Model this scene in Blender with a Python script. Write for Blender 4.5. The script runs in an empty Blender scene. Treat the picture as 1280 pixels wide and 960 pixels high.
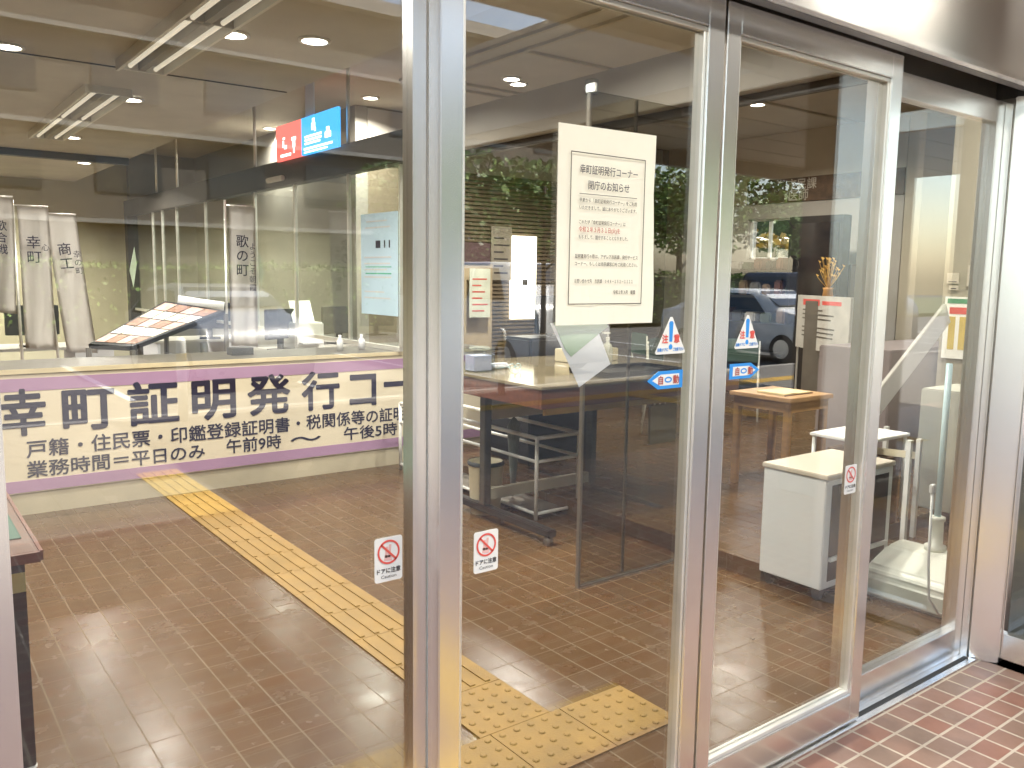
import bpy, bmesh, math, random
from mathutils import Vector, Matrix
random.seed(7)
R = math.radians
S = bpy.context.scene
COL = S.collection

# ------------------------------------------------------------------ camera
H = 1.525
def cam_axes(yaw, pit, rol):
    f = Vector((math.sin(yaw), math.cos(yaw), 0)); r = Vector((math.cos(yaw), -math.sin(yaw), 0)); u = Vector((0, 0, 1))
    f2 = f*math.cos(pit) - u*math.sin(pit); u2 = u*math.cos(pit) + f*math.sin(pit)
    r3 = r*math.cos(rol) + u2*math.sin(rol); u3 = u2*math.cos(rol) - r*math.sin(rol)
    return r3, u3, f2
r3, u3, f3 = cam_axes(.6470, .12594, .01401)
cam = bpy.data.cameras.new('camera'); camo = bpy.data.objects.new('camera', cam); COL.objects.link(camo)
camo.matrix_world = Matrix(((r3.x, u3.x, -f3.x, 0), (r3.y, u3.y, -f3.y, 0), (r3.z, u3.z, -f3.z, H), (0, 0, 0, 1)))
cam.sensor_width = 36; cam.lens = 1059.97/1280*36; cam.clip_start = .05; cam.clip_end = 600
S.camera = camo

# ------------------------------------------------------------------ world, sun, exposure
SUN_EL, SUN_AZ = R(48), R(66)      # azimuth measured from +Y (north) towards +X
w = bpy.data.worlds.new('World'); S.world = w; w.use_nodes = True
nt = w.node_tree; bg = nt.nodes['Background']
sky = nt.nodes.new('ShaderNodeTexSky'); sky.sky_type = 'NISHITA'; sky.sun_disc = False
sky.sun_elevation = SUN_EL; sky.sun_rotation = SUN_AZ; sky.air_density = 1.2; sky.dust_density = 2.0
nt.links.new(sky.outputs[0], bg.inputs[0]); bg.inputs[1].default_value = .15
sl = bpy.data.lights.new('sun', 'SUN'); sl.energy = 5; sl.angle = R(.5); sl.color = (1, .96, .87)
so = bpy.data.objects.new('sun', sl); COL.objects.link(so)
sd = Vector((math.sin(SUN_AZ)*math.cos(SUN_EL), math.cos(SUN_AZ)*math.cos(SUN_EL), math.sin(SUN_EL)))
so.rotation_euler = sd.to_track_quat('Z', 'Y').to_euler(); so.location = (20, -20, 30)
S.view_settings.view_transform = 'Standard'; S.view_settings.look = 'None'
S.view_settings.exposure = 2.2; S.view_settings.gamma = 1; S.view_settings.use_curve_mapping = False
S.render.engine = 'CYCLES'
cy = S.cycles
cy.max_bounces = 12; cy.transparent_max_bounces = 24; cy.diffuse_bounces = 4; cy.glossy_bounces = 5
cy.caustics_reflective = False; cy.caustics_refractive = False; cy.sample_clamp_indirect = 6
cy.use_denoising = True

# ------------------------------------------------------------------ materials
def lnk(m, a, b): m.node_tree.links.new(a, b)
def mat(name, col, rough=.5, metal=0, var=.12, scale=6, bump=0, bscale=40, spec=.5, coat=0, stretch=None, aniso=0):
    m = bpy.data.materials.new(name); m.use_nodes = True
    n = m.node_tree.nodes; p = n['Principled BSDF']
    p.inputs['Roughness'].default_value = rough; p.inputs['Metallic'].default_value = metal
    p.inputs['Specular IOR Level'].default_value = spec
    if coat: p.inputs['Coat Weight'].default_value = coat; p.inputs['Coat Roughness'].default_value = .05
    tc = n.new('ShaderNodeTexCoord'); src = tc.outputs['Object']
    if stretch:
        mp = n.new('ShaderNodeMapping'); mp.inputs['Scale'].default_value = stretch; lnk(m, src, mp.inputs[0]); src = mp.outputs[0]
    nz = n.new('ShaderNodeTexNoise'); nz.inputs['Scale'].default_value = scale; nz.inputs['Detail'].default_value = 5
    lnk(m, src, nz.inputs['Vector'])
    cr = n.new('ShaderNodeValToRGB')
    cr.color_ramp.elements[0].position = .3; cr.color_ramp.elements[1].position = .72
    cr.color_ramp.elements[0].color = (*[c*(1-var) for c in col], 1); cr.color_ramp.elements[1].color = (*[min(1, c*(1+var)) for c in col], 1)
    lnk(m, nz.outputs['Fac'], cr.inputs[0]); lnk(m, cr.outputs[0], p.inputs['Base Color'])
    mr = n.new('ShaderNodeMapRange'); mr.inputs['To Min'].default_value = max(.02, rough*.8); mr.inputs['To Max'].default_value = min(1, rough*1.25)
    lnk(m, nz.outputs['Fac'], mr.inputs['Value']); lnk(m, mr.outputs[0], p.inputs['Roughness'])
    if bump:
        n2 = n.new('ShaderNodeTexNoise'); n2.inputs['Scale'].default_value = bscale; n2.inputs['Detail'].default_value = 3
        lnk(m, src, n2.inputs['Vector'])
        b = n.new('ShaderNodeBump'); b.inputs['Strength'].default_value = bump; b.inputs['Distance'].default_value = .01
        lnk(m, n2.outputs['Fac'], b.inputs['Height']); lnk(m, b.outputs[0], p.inputs['Normal'])
    return m

def tile_mat(name, c1, c2, grout, tw, th, mortar, rough, phase=(0, 0), grain=.12, bump=.35, squash=0, spec=.5):
    m = bpy.data.materials.new(name); m.use_nodes = True
    n = m.node_tree.nodes; p = n['Principled BSDF']
    tc = n.new('ShaderNodeTexCoord'); mp = n.new('ShaderNodeMapping'); mp.inputs['Location'].default_value = (-phase[0], -phase[1], 0)
    lnk(m, tc.outputs['Object'], mp.inputs[0])
    br = n.new('ShaderNodeTexBrick'); br.offset = 0; br.squash = 1
    br.inputs['Scale'].default_value = 1; br.inputs['Brick Width'].default_value = tw; br.inputs['Row Height'].default_value = th
    br.inputs['Mortar Size'].default_value = mortar; br.inputs['Mortar Smooth'].default_value = .15; br.inputs['Bias'].default_value = 0
    br.inputs['Color1'].default_value = (*c1, 1); br.inputs['Color2'].default_value = (*c2, 1); br.inputs['Mortar'].default_value = (*grout, 1)
    lnk(m, mp.outputs[0], br.inputs['Vector'])
    nz = n.new('ShaderNodeTexNoise'); nz.inputs['Scale'].default_value = 3.1; nz.inputs['Detail'].default_value = 8; nz.inputs['Roughness'].default_value = .7
    lnk(m, tc.outputs['Object'], nz.inputs['Vector'])
    mx = n.new('ShaderNodeMix'); mx.data_type = 'RGBA'; mx.blend_type = 'MULTIPLY'; mx.inputs['Factor'].default_value = 1
    cr = n.new('ShaderNodeValToRGB'); cr.color_ramp.elements[0].position = .25; cr.color_ramp.elements[1].position = .75
    cr.color_ramp.elements[0].color = (1-2.2*grain,)*3+(1,); cr.color_ramp.elements[1].color = (1+grain,)*3+(1,)
    lnk(m, nz.outputs['Fac'], cr.inputs[0]); lnk(m, br.outputs['Color'], mx.inputs['A']); lnk(m, cr.outputs[0], mx.inputs['B'])
    lnk(m, mx.outputs['Result'], p.inputs['Base Color'])
    mr = n.new('ShaderNodeMapRange'); mr.inputs['To Min'].default_value = rough; mr.inputs['To Max'].default_value = min(1, rough+.45)
    lnk(m, br.outputs['Fac'], mr.inputs['Value'])
    n2 = n.new('ShaderNodeTexNoise'); n2.inputs['Scale'].default_value = 9; n2.inputs['Detail'].default_value = 6
    lnk(m, tc.outputs['Object'], n2.inputs['Vector'])
    ad = n.new('ShaderNodeMath'); ad.operation = 'MULTIPLY_ADD'; ad.inputs[1].default_value = .22; 
    lnk(m, n2.outputs['Fac'], ad.inputs[0]); lnk(m, mr.outputs[0], ad.inputs[2]); lnk(m, ad.outputs[0], p.inputs['Roughness'])
    p.inputs['Specular IOR Level'].default_value = spec
    b = n.new('ShaderNodeBump'); b.inputs['Strength'].default_value = bump; b.inputs['Distance'].default_value = .003; b.invert = True
    lnk(m, br.outputs['Fac'], b.inputs['Height']); lnk(m, b.outputs[0], p.inputs['Normal'])
    return m

def glass_mat(name, tint, f0=.045, wav=.0):
    m = bpy.data.materials.new(name); m.use_nodes = True
    n = m.node_tree.nodes; n.remove(n['Principled BSDF']); out = n['Material Output']
    lw = n.new('ShaderNodeLayerWeight'); lw.inputs['Blend'].default_value = .5
    pw = n.new('ShaderNodeMath'); pw.operation = 'POWER'; pw.inputs[1].default_value = 5; lnk(m, lw.outputs['Facing'], pw.inputs[0])
    ml = n.new('ShaderNodeMath'); ml.operation = 'MULTIPLY_ADD'; ml.inputs[1].default_value = 1-f0; ml.inputs[2].default_value = f0
    lnk(m, pw.outputs[0], ml.inputs[0])
    tr = n.new('ShaderNodeBsdfTransparent'); tr.inputs[0].default_value = (*tint, 1)
    gl = n.new('ShaderNodeBsdfGlossy'); gl.inputs['Roughness'].default_value = .004; gl.inputs[0].default_value = (1, 1, 1, 1)
    if wav:
        tc = n.new('ShaderNodeTexCoord'); nz = n.new('ShaderNodeTexNoise'); nz.inputs['Scale'].default_value = 2.2; nz.inputs['Detail'].default_value = 0
        b = n.new('ShaderNodeBump'); b.inputs['Strength'].default_value = wav; b.inputs['Distance'].default_value = .01
        lnk(m, tc.outputs['Object'], nz.inputs['Vector']); lnk(m, nz.outputs['Fac'], b.inputs['Height']); lnk(m, b.outputs[0], gl.inputs['Normal'])
    mix = n.new('ShaderNodeMixShader'); lnk(m, ml.outputs[0], mix.inputs[0]); lnk(m, tr.outputs[0], mix.inputs[1]); lnk(m, gl.outputs[0], mix.inputs[2])
    lnk(m, mix.outputs[0], out.inputs[0])
    return m

def emit_mat(name, col, st):
    m = bpy.data.materials.new(name); m.use_nodes = True
    p = m.node_tree.nodes['Principled BSDF']; p.inputs['Base Color'].default_value = (*col, 1)
    p.inputs['Emission Color'].default_value = (*col, 1); p.inputs['Emission Strength'].default_value = st
    return m

def leaf_mat(name, col, var=.5):
    m = bpy.data.materials.new(name); m.use_nodes = True
    n = m.node_tree.nodes; p = n['Principled BSDF']; p.inputs['Roughness'].default_value = .55
    g = n.new('ShaderNodeNewGeometry')
    cr = n.new('ShaderNodeValToRGB'); cr.color_ramp.elements[0].color = (*[c*(1-var) for c in col], 1); cr.color_ramp.elements[1].color = (*[c*(1+var) for c in col], 1)
    lnk(m, g.outputs['Random Per Island'], cr.inputs[0]); lnk(m, cr.outputs[0], p.inputs['Base Color'])
    return m

STEEL = mat('brushed_steel', (.90, .875, .845), .24, 1, .02, 30, stretch=(60, 60, .8))
STEEL_D = mat('track_steel', (.25, .24, .23), .35, 1, .1, 20)
DARK = mat('black_rubber', (.02, .02, .02), .6)
GLASS = glass_mat('door_glass', (.98, .985, .975), .07, .012)
GLASS2 = glass_mat('partition_glass', (.93, .96, .94), .04, .02)
SMOKE = glass_mat('smoked_glass', (.70, .69, .63), .015, .01)
CLEAR = glass_mat('clear_plastic', (.9, .93, .95), .06)
FLOOR = tile_mat('lobby_tiles', (.084, .044, .015), (.090, .048, .017), (.108, .067, .029), .1085, .2170, .0026, .14, (2.476, 1.467), .07, .2, spec=.35)
GROUND_T = tile_mat('porch_tiles', (.235, .105, .072), (.205, .135, .10), (.43, .36, .285), .1085, .0955, .005, .34, (2.476, 1.467), .14, .4)
ASPH = mat('asphalt', (.055, .055, .058), .85, 0, .25, 14, .4, 160)
CONC = mat('concrete', (.33, .31, .28), .8, 0, .12, 4, .2, 60)
SOFFIT = mat('soffit_panel', (.40, .36, .30), .6, 0, .06, 2)
CEIL = mat('ceiling_board', (.58, .565, .51), .75, 0, .08, 3, .25, 120)
CEIL2 = mat('raised_ceiling', (.56, .52, .44), .75, 0, .06, 3, .15, 120)
OLIVE = mat('olive_wall', (.46, .43, .29), .7, 0, .08, 2)
BEIGE = mat('beige_wall', (.50, .44, .33), .6, 0, .06, 2)
GREYW = mat('grey_wall', (.32, .30, .26), .6, 0, .08, 2)
BEAM = mat('dark_beam', (.055, .048, .04), .5, 0, .1, 3)
BEAM_L = mat('pale_bulkhead', (.46, .43, .38), .55, 0, .06, 2)  # also on plain walls; on the bulkhead its paleness stands for soffit reflection
CREAM = mat('cream_vinyl', (.74, .66, .50), .22, 0, .05, 2, spec=.5)
KICK = mat('counter_kick', (.52, .46, .33), .25, 0, .12, 3, spec=.5)
LILAC = mat('lilac_vinyl', (.42, .26, .40), .22, 0, .06, 2, spec=.5)
INK = mat('navy_ink', (.028, .024, .05), .4)
WHITE = mat('white_paint', (.78, .77, .74), .4, 0, .04, 3)
PAPER = mat('paper', (.90, .88, .80), .7, 0, .03, 2)
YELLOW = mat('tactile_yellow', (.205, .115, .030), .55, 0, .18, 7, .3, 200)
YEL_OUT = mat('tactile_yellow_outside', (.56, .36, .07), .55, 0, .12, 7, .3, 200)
WOODR = mat('red_brown_wood', (.125, .045, .026), .35, 0, .25, 4, stretch=(1, 9, 9))
WOODT = mat('table_laminate', (.20, .165, .105), .14, 0, .12, 3, spec=.6)
WOODL = mat('light_wood', (.40, .235, .105), .4, 0, .2, 4, stretch=(2, 2, 9))
WOODD = mat('dark_wood', (.10, .045, .025), .4, 0, .25, 5, stretch=(1, 9, 9))
GREYM = mat('grey_metal', (.20, .18, .15), .4, .6, .1, 6)
BLACKM = mat('black_metal', (.018, .017, .017), .4, .3, .1, 6)
WHITEM = mat('white_metal', (.80, .80, .76), .3, 0, .04, 5)
ALU = mat('mullion_aluminium', (.82, .80, .74), .32, .7, .05, 10)
BIN = mat('bin_cream', (.60, .54, .38), .5, 0, .06, 5)
LAV = mat('pale_lavender', (.52, .53, .62), .55, 0, .1, 3)
RED = mat('sign_red', (.72, .10, .08), .4, 0, .05, 3)
BLUE = mat('sign_blue', (.03, .27, .72), .4, 0, .05, 3)
SKYB = mat('pale_blue_paper', (.50, .66, .78), .6, 0, .06, 2)
GREENP = mat('green_paper', (.28, .38, .26), .7, 0, .05, 3)
GREYP = mat('grey_paper', (.60, .60, .62), .7, 0, .05, 3)
GREENM = mat('green_desk_mat', (.025, .08, .05), .6, 0, .1, 4)
TEXTG = mat('grey_text', (.07, .06, .055), .6)
TEXTR = mat('red_text', (.45, .09, .07), .6)
CLOTH = mat('flag_cloth', (.72, .69, .66), .8, 0, .06, 3, .1, 300)
BROWNB = mat('brown_brick', (.11, .065, .035), .7, 0, .4, 12, .4, 60)
BARK = mat('bark', (.09, .065, .045), .9, 0, .3, 10, .6, 40)
LAMP = emit_mat('lamp_glow', (1, .93, .80), 4)
LITPANEL = emit_mat('lit_panel', (1, .93, .72), .85)
POLEB = mat('pale_blue_plastic', (.42, .58, .62), .35, 0, .05, 4)
TANK = mat('tank_plastic', (.66, .67, .58), .35, 0, .06, 3)

def setp(o, label=None, cat=None, group=None, kind=None):
    if label: o['label'] = label
    if cat: o['category'] = cat
    if group: o['group'] = group
    if kind: o['kind'] = kind
    return o

# ------------------------------------------------------------------ mesh helpers
def B(): return bmesh.new()
def box(bm, x0, x1, y0, y1, z0, z1, M=None):
    vs = [bm.verts.new((x, y, z)) for x in (x0, x1) for y in (y0, y1) for z in (z0, z1)]
    if M is not None:
        for v in vs: v.co = M @ v.co
    for f in ((0, 1, 3, 2), (4, 6, 7, 5), (0, 4, 5, 1), (2, 3, 7, 6), (0, 2, 6, 4), (1, 5, 7, 3)): bm.faces.new([vs[i] for i in f])
    return bm
def tube(bm, pts, r, n=10, r2=None, cap=True):
    pts = [Vector(p) for p in pts]; rings = []
    for i, p in enumerate(pts):
        a = pts[max(0, i-1)]; b = pts[min(len(pts)-1, i+1)]; d = (b-a).normalized()
        up = Vector((0, 0, 1)) if abs(d.z) < .95 else Vector((1, 0, 0))
        s = d.cross(up).normalized(); t = s.cross(d)
        rr = r if r2 is None else r + (r2-r)*i/(len(pts)-1)
        rings.append([bm.verts.new(p + (s*math.cos(2*math.pi*k/n) + t*math.sin(2*math.pi*k/n))*rr) for k in range(n)])
    for a, b in zip(rings, rings[1:]):
        for k in range(n): bm.faces.new((a[k], a[(k+1) % n], b[(k+1) % n], b[k]))
    if cap: bm.faces.new(rings[0][::-1]); bm.faces.new(rings[-1])
    return bm
def lathe(bm, prof, c, n=24, sx=1, sy=1, cap=True):
    rings = [[bm.verts.new((c[0]+sx*r*math.cos(2*math.pi*k/n), c[1]+sy*r*math.sin(2*math.pi*k/n), c[2]+z)) for k in range(n)] for r, z in prof]
    for a, b in zip(rings, rings[1:]):
        for k in range(n): bm.faces.new((a[k], a[(k+1) % n], b[(k+1) % n], b[k]))
    if cap: bm.faces.new(rings[0][::-1]); bm.faces.new(rings[-1])
    return bm
def prism(bm, pts, nrm):
    """pts: 3-D polygon, extruded by vector nrm"""
    nrm = Vector(nrm); a = [bm.verts.new(Vector(p)) for p in pts]; b = [bm.verts.new(Vector(p)+nrm) for p in pts]
    bm.faces.new(a[::-1]); bm.faces.new(b)
    for i in range(len(a)): j = (i+1) % len(a); bm.faces.new((a[i], a[j], b[j], b[i]))
    return bm
def rootloc(p):
    v = Vector((0, 0, 0))
    while p is not None: v += p.location; p = p.parent
    return v
def obj(name, bm, m, parent=None, bevel=0, smooth=False, seg=2):
    if bevel: bmesh.ops.bevel(bm, geom=list(bm.edges), offset=bevel, segments=seg, affect='EDGES', clamp_overlap=True)
    bmesh.ops.recalc_face_normals(bm, faces=bm.faces)
    if parent is not None: bmesh.ops.translate(bm, vec=-rootloc(parent), verts=bm.verts)
    me = bpy.data.meshes.new(name); bm.to_mesh(me); bm.free(); me.materials.append(m)
    if smooth:
        for p in me.polygons: p.use_smooth = True
    o = bpy.data.objects.new(name, me); COL.objects.link(o)
    if parent is not None: o.parent = parent
    return o
def thing(name, label, cat, loc=(0, 0, 0), group=None):
    o = bpy.data.objects.new(name, None); COL.objects.link(o); o.location = loc; o.empty_display_size = .1
    return setp(o, label, cat, group)
def copy_tree(o, parent=None):
    c = o.copy(); COL.objects.link(c)
    if parent is not None: c.parent = parent
    for ch in [x for x in bpy.data.objects if x.parent == o]: copy_tree(ch, c)
    return c
_fc = {}
def text(name, body, em, pos, m, parent, right=(1, 0, 0), up=(0, 0, 1), bold=0, width=None, thick=.0006, align='L', vertical=False, res=3):
    """pos = lower-left corner of the em box (align L) or centre bottom (C)."""
    right = Vector(right); up = Vector(up); nrm = right.cross(up)
    bm = B(); x = 0.0
    if vertical:
        parts = [(ch, 0, -i*1.08) for i, ch in enumerate(body)]
    else: parts = [(body, 0, 0)]
    for s, ox, oz in parts:
        c = bpy.data.curves.new('t', 'FONT'); c.body = s; c.size = 1; c.resolution_u = res; c.fill_mode = 'FRONT'
        o = bpy.data.objects.new('t', c); COL.objects.link(o); bpy.context.view_layer.update()
        me = bpy.data.meshes.new_from_object(o.evaluated_get(bpy.context.evaluated_depsgraph_get()))
        for v in me.vertices: v.co.x += ox; v.co.y += oz
        bm.from_mesh(me); bpy.data.objects.remove(o); bpy.data.curves.remove(c); bpy.data.meshes.remove(me)
    xs = [v.co.x for v in bm.verts]
    x0, x1 = min(xs), max(xs); kx = em if width is None else width/(x1-x0)
    sh = {'L': -x0*kx, 'C': -(x0+x1)/2*kx, 'R': -x1*kx}[align]
    P = Vector(pos)
    if bold:                                # heavier strokes: the glyph repeated a hair apart, each copy a hair prouder
        src = bpy.data.meshes.new('g'); bm.to_mesh(src)
        bm.clear()
        n_ = 8 if bold >= .02 else 4
        for i_ in range(n_):
            a_ = 2*math.pi*i_/n_+.4; k_ = len(bm.verts); bm.from_mesh(src); bm.verts.ensure_lookup_table()
            for v in bm.verts[k_:]: v.co.x += bold*math.cos(a_); v.co.y += bold*math.sin(a_); v.co.z = i_*.00006
        bpy.data.meshes.remove(src)
    for v in bm.verts:
        v.co = P + right*(v.co.x*kx+sh) + up*(v.co.y*em) + nrm*(thick+v.co.z)
    me = bpy.data.meshes.new(name)
    bmesh.ops.translate(bm, vec=-rootloc(parent), verts=bm.verts)
    bm.to_mesh(me); bm.free(); me.materials.append(m)
    o = bpy.data.objects.new(name, me); COL.objects.link(o); o.parent = parent
    return o
# --- pixel helpers (1280x960 photograph pixels -> world) used only to read real positions off the photograph
def ray(x, y): return (r3*((x-640)/1059.97) - u3*((y-480)/1059.97) + f3)
def onY(x, y, Y): d = ray(x, y); t = Y/d.y; return Vector((0, 0, H)) + d*t
def onX(x, y, X): d = ray(x, y); t = X/d.x; return Vector((0, 0, H)) + d*t
def onZ(x, y, Z=0): d = ray(x, y); t = (Z-H)/d.z; return Vector((0, 0, H)) + d*t

# ================================================================== SETTING
WY = 1.49                                   # outer face of the sliding doors
bm = B(); box(bm, -90, 110, -120, 60, -.5, -.16); setp(obj('ground', bm, ASPH), kind='structure')
bm = B(); box(bm, -14, 26, -2.2, WY+.06, -.158, 0); setp(obj('porch_pavement', bm, GROUND_T), kind='structure')
bm = B(); box(bm, -14, 26, -6.2, -2.2, -.158, 0); setp(obj('pavement', bm, tile_mat('paving_slabs', (.15, .135, .115), (.18, .16, .14), (.10, .09, .08), .3, .3, .006, .6)), kind='structure')
bm = B(); box(bm, -14, 26, -6.35, -6.2, -.158, .004); setp(obj('kerb', bm, CONC, bevel=.01), kind='structure')
bm = B(); box(bm, -90, 110, -18, -6.35, -.158, -.156); setp(obj('road', bm, mat('road_paving', (.105, .10, .095), .85, 0, .2, 8, .4, 160)), kind='structure')
bm = B()
for i in range(-8, 14): box(bm, i*2.6, i*2.6+.1, -13.6, -8.6, -.155, -.152)
setp(obj('road_markings', bm, WHITE), kind='structure')
bm = B(); box(bm, -90, 110, -40, -18, -.158, .02); setp(obj('verge', bm, mat('verge_soil', (.10, .11, .05), .95, 0, .3, 3, .5, 30)), kind='structure')
bm = B(); box(bm, -4, 3.53, WY+.06, 15, -.158, 0); box(bm, 3.53, 12.9, .95, 3.02-.47, -.158, 0)
setp(obj('lobby_floor', bm, FLOOR), kind='structure')
bm = B(); box(bm, 3.532, 9.7, 2.552, 15, -.158, .092); box(bm, 9.702, 12.9, 2.552, 5.19, -.158, .092); setp(obj('raised_floor', bm, FLOOR), kind='structure')

# tactile paving: guide strip with ridges, and the dotted warning blocks
def guide(t, m, x0, y0, y1):               # one block per 30 cm, bars along Y moulded into it
    n = round((y1-y0)/.3)
    for i in range(n):
        a = y0+i*(y1-y0)/n; b = y0+(i+1)*(y1-y0)/n; bm = B()
        box(bm, x0+.002, x0+.298, a+.0015, b-.0015, .001, .006)
        for k in range(4): box(bm, x0+.037+k*.068, x0+.059+k*.068, a+.012, b-.012, .0058, .011)
        obj('guide_block', bm, m, t)
def guide_x(t, m, x0, x1, y0):
    n = round((x1-x0)/.3)
    for i in range(n):
        a = x0+i*.3; bm = B(); box(bm, a+.0015, a+.2985, y0+.002, y0+.298, .001, .006)
        for k in range(4): box(bm, a+.012, a+.288, y0+.037+k*.068, y0+.059+k*.068, .0058, .011)
        obj('guide_block', bm, m, t)
def warn(t, m, x0, y0, dx=.3, dy=.3):
    bm = B(); box(bm, x0+.002, x0+dx-.002, y0+.0015, y0+dy-.0015, .001, .006)
    for i in range(5):
        for j in range(5): lathe(bm, [(.0125, 0), (.0115, .0032), (.008, .0052)], (x0+dx*(i+.5)/5, y0+dy*(j+.5)/5, .0058), 8)
    obj('warning_block', bm, m, t)
t = thing('tactile_paving', 'yellow ribbed tactile guide path on the brown floor leading from the doors to the counter', 'tactile paving', (1.67, 3, 0))
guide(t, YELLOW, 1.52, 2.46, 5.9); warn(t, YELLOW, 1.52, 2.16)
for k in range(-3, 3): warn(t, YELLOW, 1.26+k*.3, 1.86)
t = thing('tactile_paving', 'yellow tactile path outside leading straight up to the sliding doors', 'tactile paving', (1.67, -1, 0))
guide(t, YEL_OUT, 1.52, -3.6, .54)
for k in range(-2, 3): warn(t, YEL_OUT, 1.26+k*.3, .84)
warn(t, YEL_OUT, 1.52, .54)
t = thing('tactile_paving', 'bright yellow tactile strip across the pavement outside, mirrored in the right door', 'tactile paving', (8, -3, 0))
guide(t, YEL_OUT, 7.85, -4.8, -.9); guide_x(t, YEL_OUT, 5.4, 13.2, -5.1)

# ceilings
def ceil_struct(name, bm, m): setp(obj(name, bm, m), kind='structure')
bm = B(); box(bm, -4, 2.66, WY+.1, 15, 2.9, 3.0); box(bm, 2.64, 2.66, WY+.1, 15, 3.002, 3.4)
ceil_struct('ceiling', bm, CEIL)
bm = B(); box(bm, 2.66, 9.7, .9, 15, 3.4, 3.5); box(bm, 9.702, 13, .9, 5.19, 3.4, 3.5); ceil_struct('raised_ceiling', bm, CEIL2)
bm = B(); box(bm, -4, 2.64, 6.395, 6.41, 2.893, 2.8995); box(bm, -4, 2.64, 11.35, 11.47, 2.82, 2.8995); box(bm, -4, 2.64, 3.2, 3.208, 2.895, 2.8995); ceil_struct('ceiling_seam', bm, BEAM)
bm = B()
for p, q in (((4.2, 3.2), (4.2, 7.4)), ((4.2, 7.4), (8.6, 7.4)), ((4.45, 3.2), (4.45, 7.15)), ((4.45, 7.15), (8.6, 7.15)), ((4.45, 4.4), (9.4, 4.4)), ((4.45, 5.8), (9.4, 5.8))):
    x0, x1 = min(p[0], q[0]), max(p[0], q[0])+.035; y0, y1 = min(p[1], q[1]), max(p[1], q[1])+.035
    box(bm, x0, x1, y0, y1, 3.375, 3.3995)
ceil_struct('ceiling_trim', bm, BEIGE)

def wall(name, label, m, *boxes):
    bm = B()
    for b in boxes: box(bm, *b)
    return setp(obj(name, bm, m), label, 'wall')
wall('back_wall', 'plain olive wall at the far end of the office behind the flags', OLIVE, (-4, 3.46, 14.9, 15.05, 0, 3.4))
wall('side_wall', 'olive side wall of the office beyond the left edge of the glass', OLIVE, (-4.15, -4, 1.5, 15, 0, 2.9))
wall('office_wall', 'grey panelled wall behind the glass partition with faint charts on it', GREYW, (3.42, 4.9, 14.75, 14.9, .1, 3.4))
t = thing('slatted_wall', 'brown horizontally slatted wall behind the writing table and lit panel', 'wall', (7, 8.9, 0))
bm = B(); box(bm, 4.6, 9.7, 8.86, 9, .1, 3.4); obj('backing', bm, mat('wall_backing', (.20, .16, .11), .7), t)
bm = B()
for i in range(44): box(bm, 5.3, 9.38, 8.83, 8.858, .55+i*.05, .582+i*.05)
obj('slat', bm, mat('brown_slat', (.16, .12, .075), .55, 0, .15, 5), t)
bm = B(); box(bm, 4.6, 9.38, 8.84, 8.858, 2.78, 3.38); obj('upper_panel', bm, BEAM_L, t)
text('lettering', '大12', .26, (8.6, 8.84, 2.86), TEXTG, t, bold=.01)
wall('office_return_wall', 'dark wall face at the open corridor beside the slatted wall', GREYW, (4.45, 4.6, 8.86, 14.75, .1, 3.4))
# porch facade
wall('facade_wall', 'brick facade left of the entrance frame', BROWNB, (-14, .02, WY-.05, WY+.25, 0, 3.4))
wall('facade_wall', 'dark facade right of the entrance beside the glazed return', mat('dark_facade', (.10, .10, .085), .6), (3.72, 13, 1.45, 1.6, 0, 3.5))
wall('canopy_roof', 'concrete roof slab over the building and porch', CONC, (-14, 9.75, -.8, 15.2, 3.52, 3.8), (9.752, 13.2, -.8, 5.19, 3.52, 3.8), (4.98, 13.2, -4.62, -.801, 3.52, 3.8))
t = thing('porch_soffit', 'beige panelled soffit above the porch in front of the doors', 'soffit', (3, -1, 3.1))
bm = B(); box(bm, -14, 13, -.7, WY-.06, 3.12, 3.16); box(bm, 5, 13, -4.5, -.7005, 3.12, 3.16); obj('panel', bm, SOFFIT, t)
bm = B(); box(bm, -14, 4.98, -.82, -.7, 2.95, 3.52); box(bm, 5, 13, -4.62, -4.5, 2.95, 3.52); box(bm, 4.98, 5, -4.62, -.7, 2.95, 3.52); obj('fascia', bm, CONC, t)
bm = B()
for i in range(9): box(bm, 5.02, 12.9, -4.4+i*.62, -4.39+i*.62, 3.112, 3.1195)
obj('panel_joint', bm, GREYM, t)
t = thing('porch_pillar', 'square tiled pillar standing on the porch behind the viewer', 'pillar', (5.6, -1.9, 0))
bm = B(); box(bm, 5.3, 5.9, -.62, -.02, .12, 3.12); obj('shaft', bm, BROWNB, t, bevel=.012)
bm = B(); box(bm, 5.26, 5.94, -.66, .02, 0, .12); obj('plinth', bm, CONC, t, bevel=.008)
c = copy_tree(t); c.location.x -= 7.5; c['label'] = 'second square tiled porch pillar further left outside'

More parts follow.
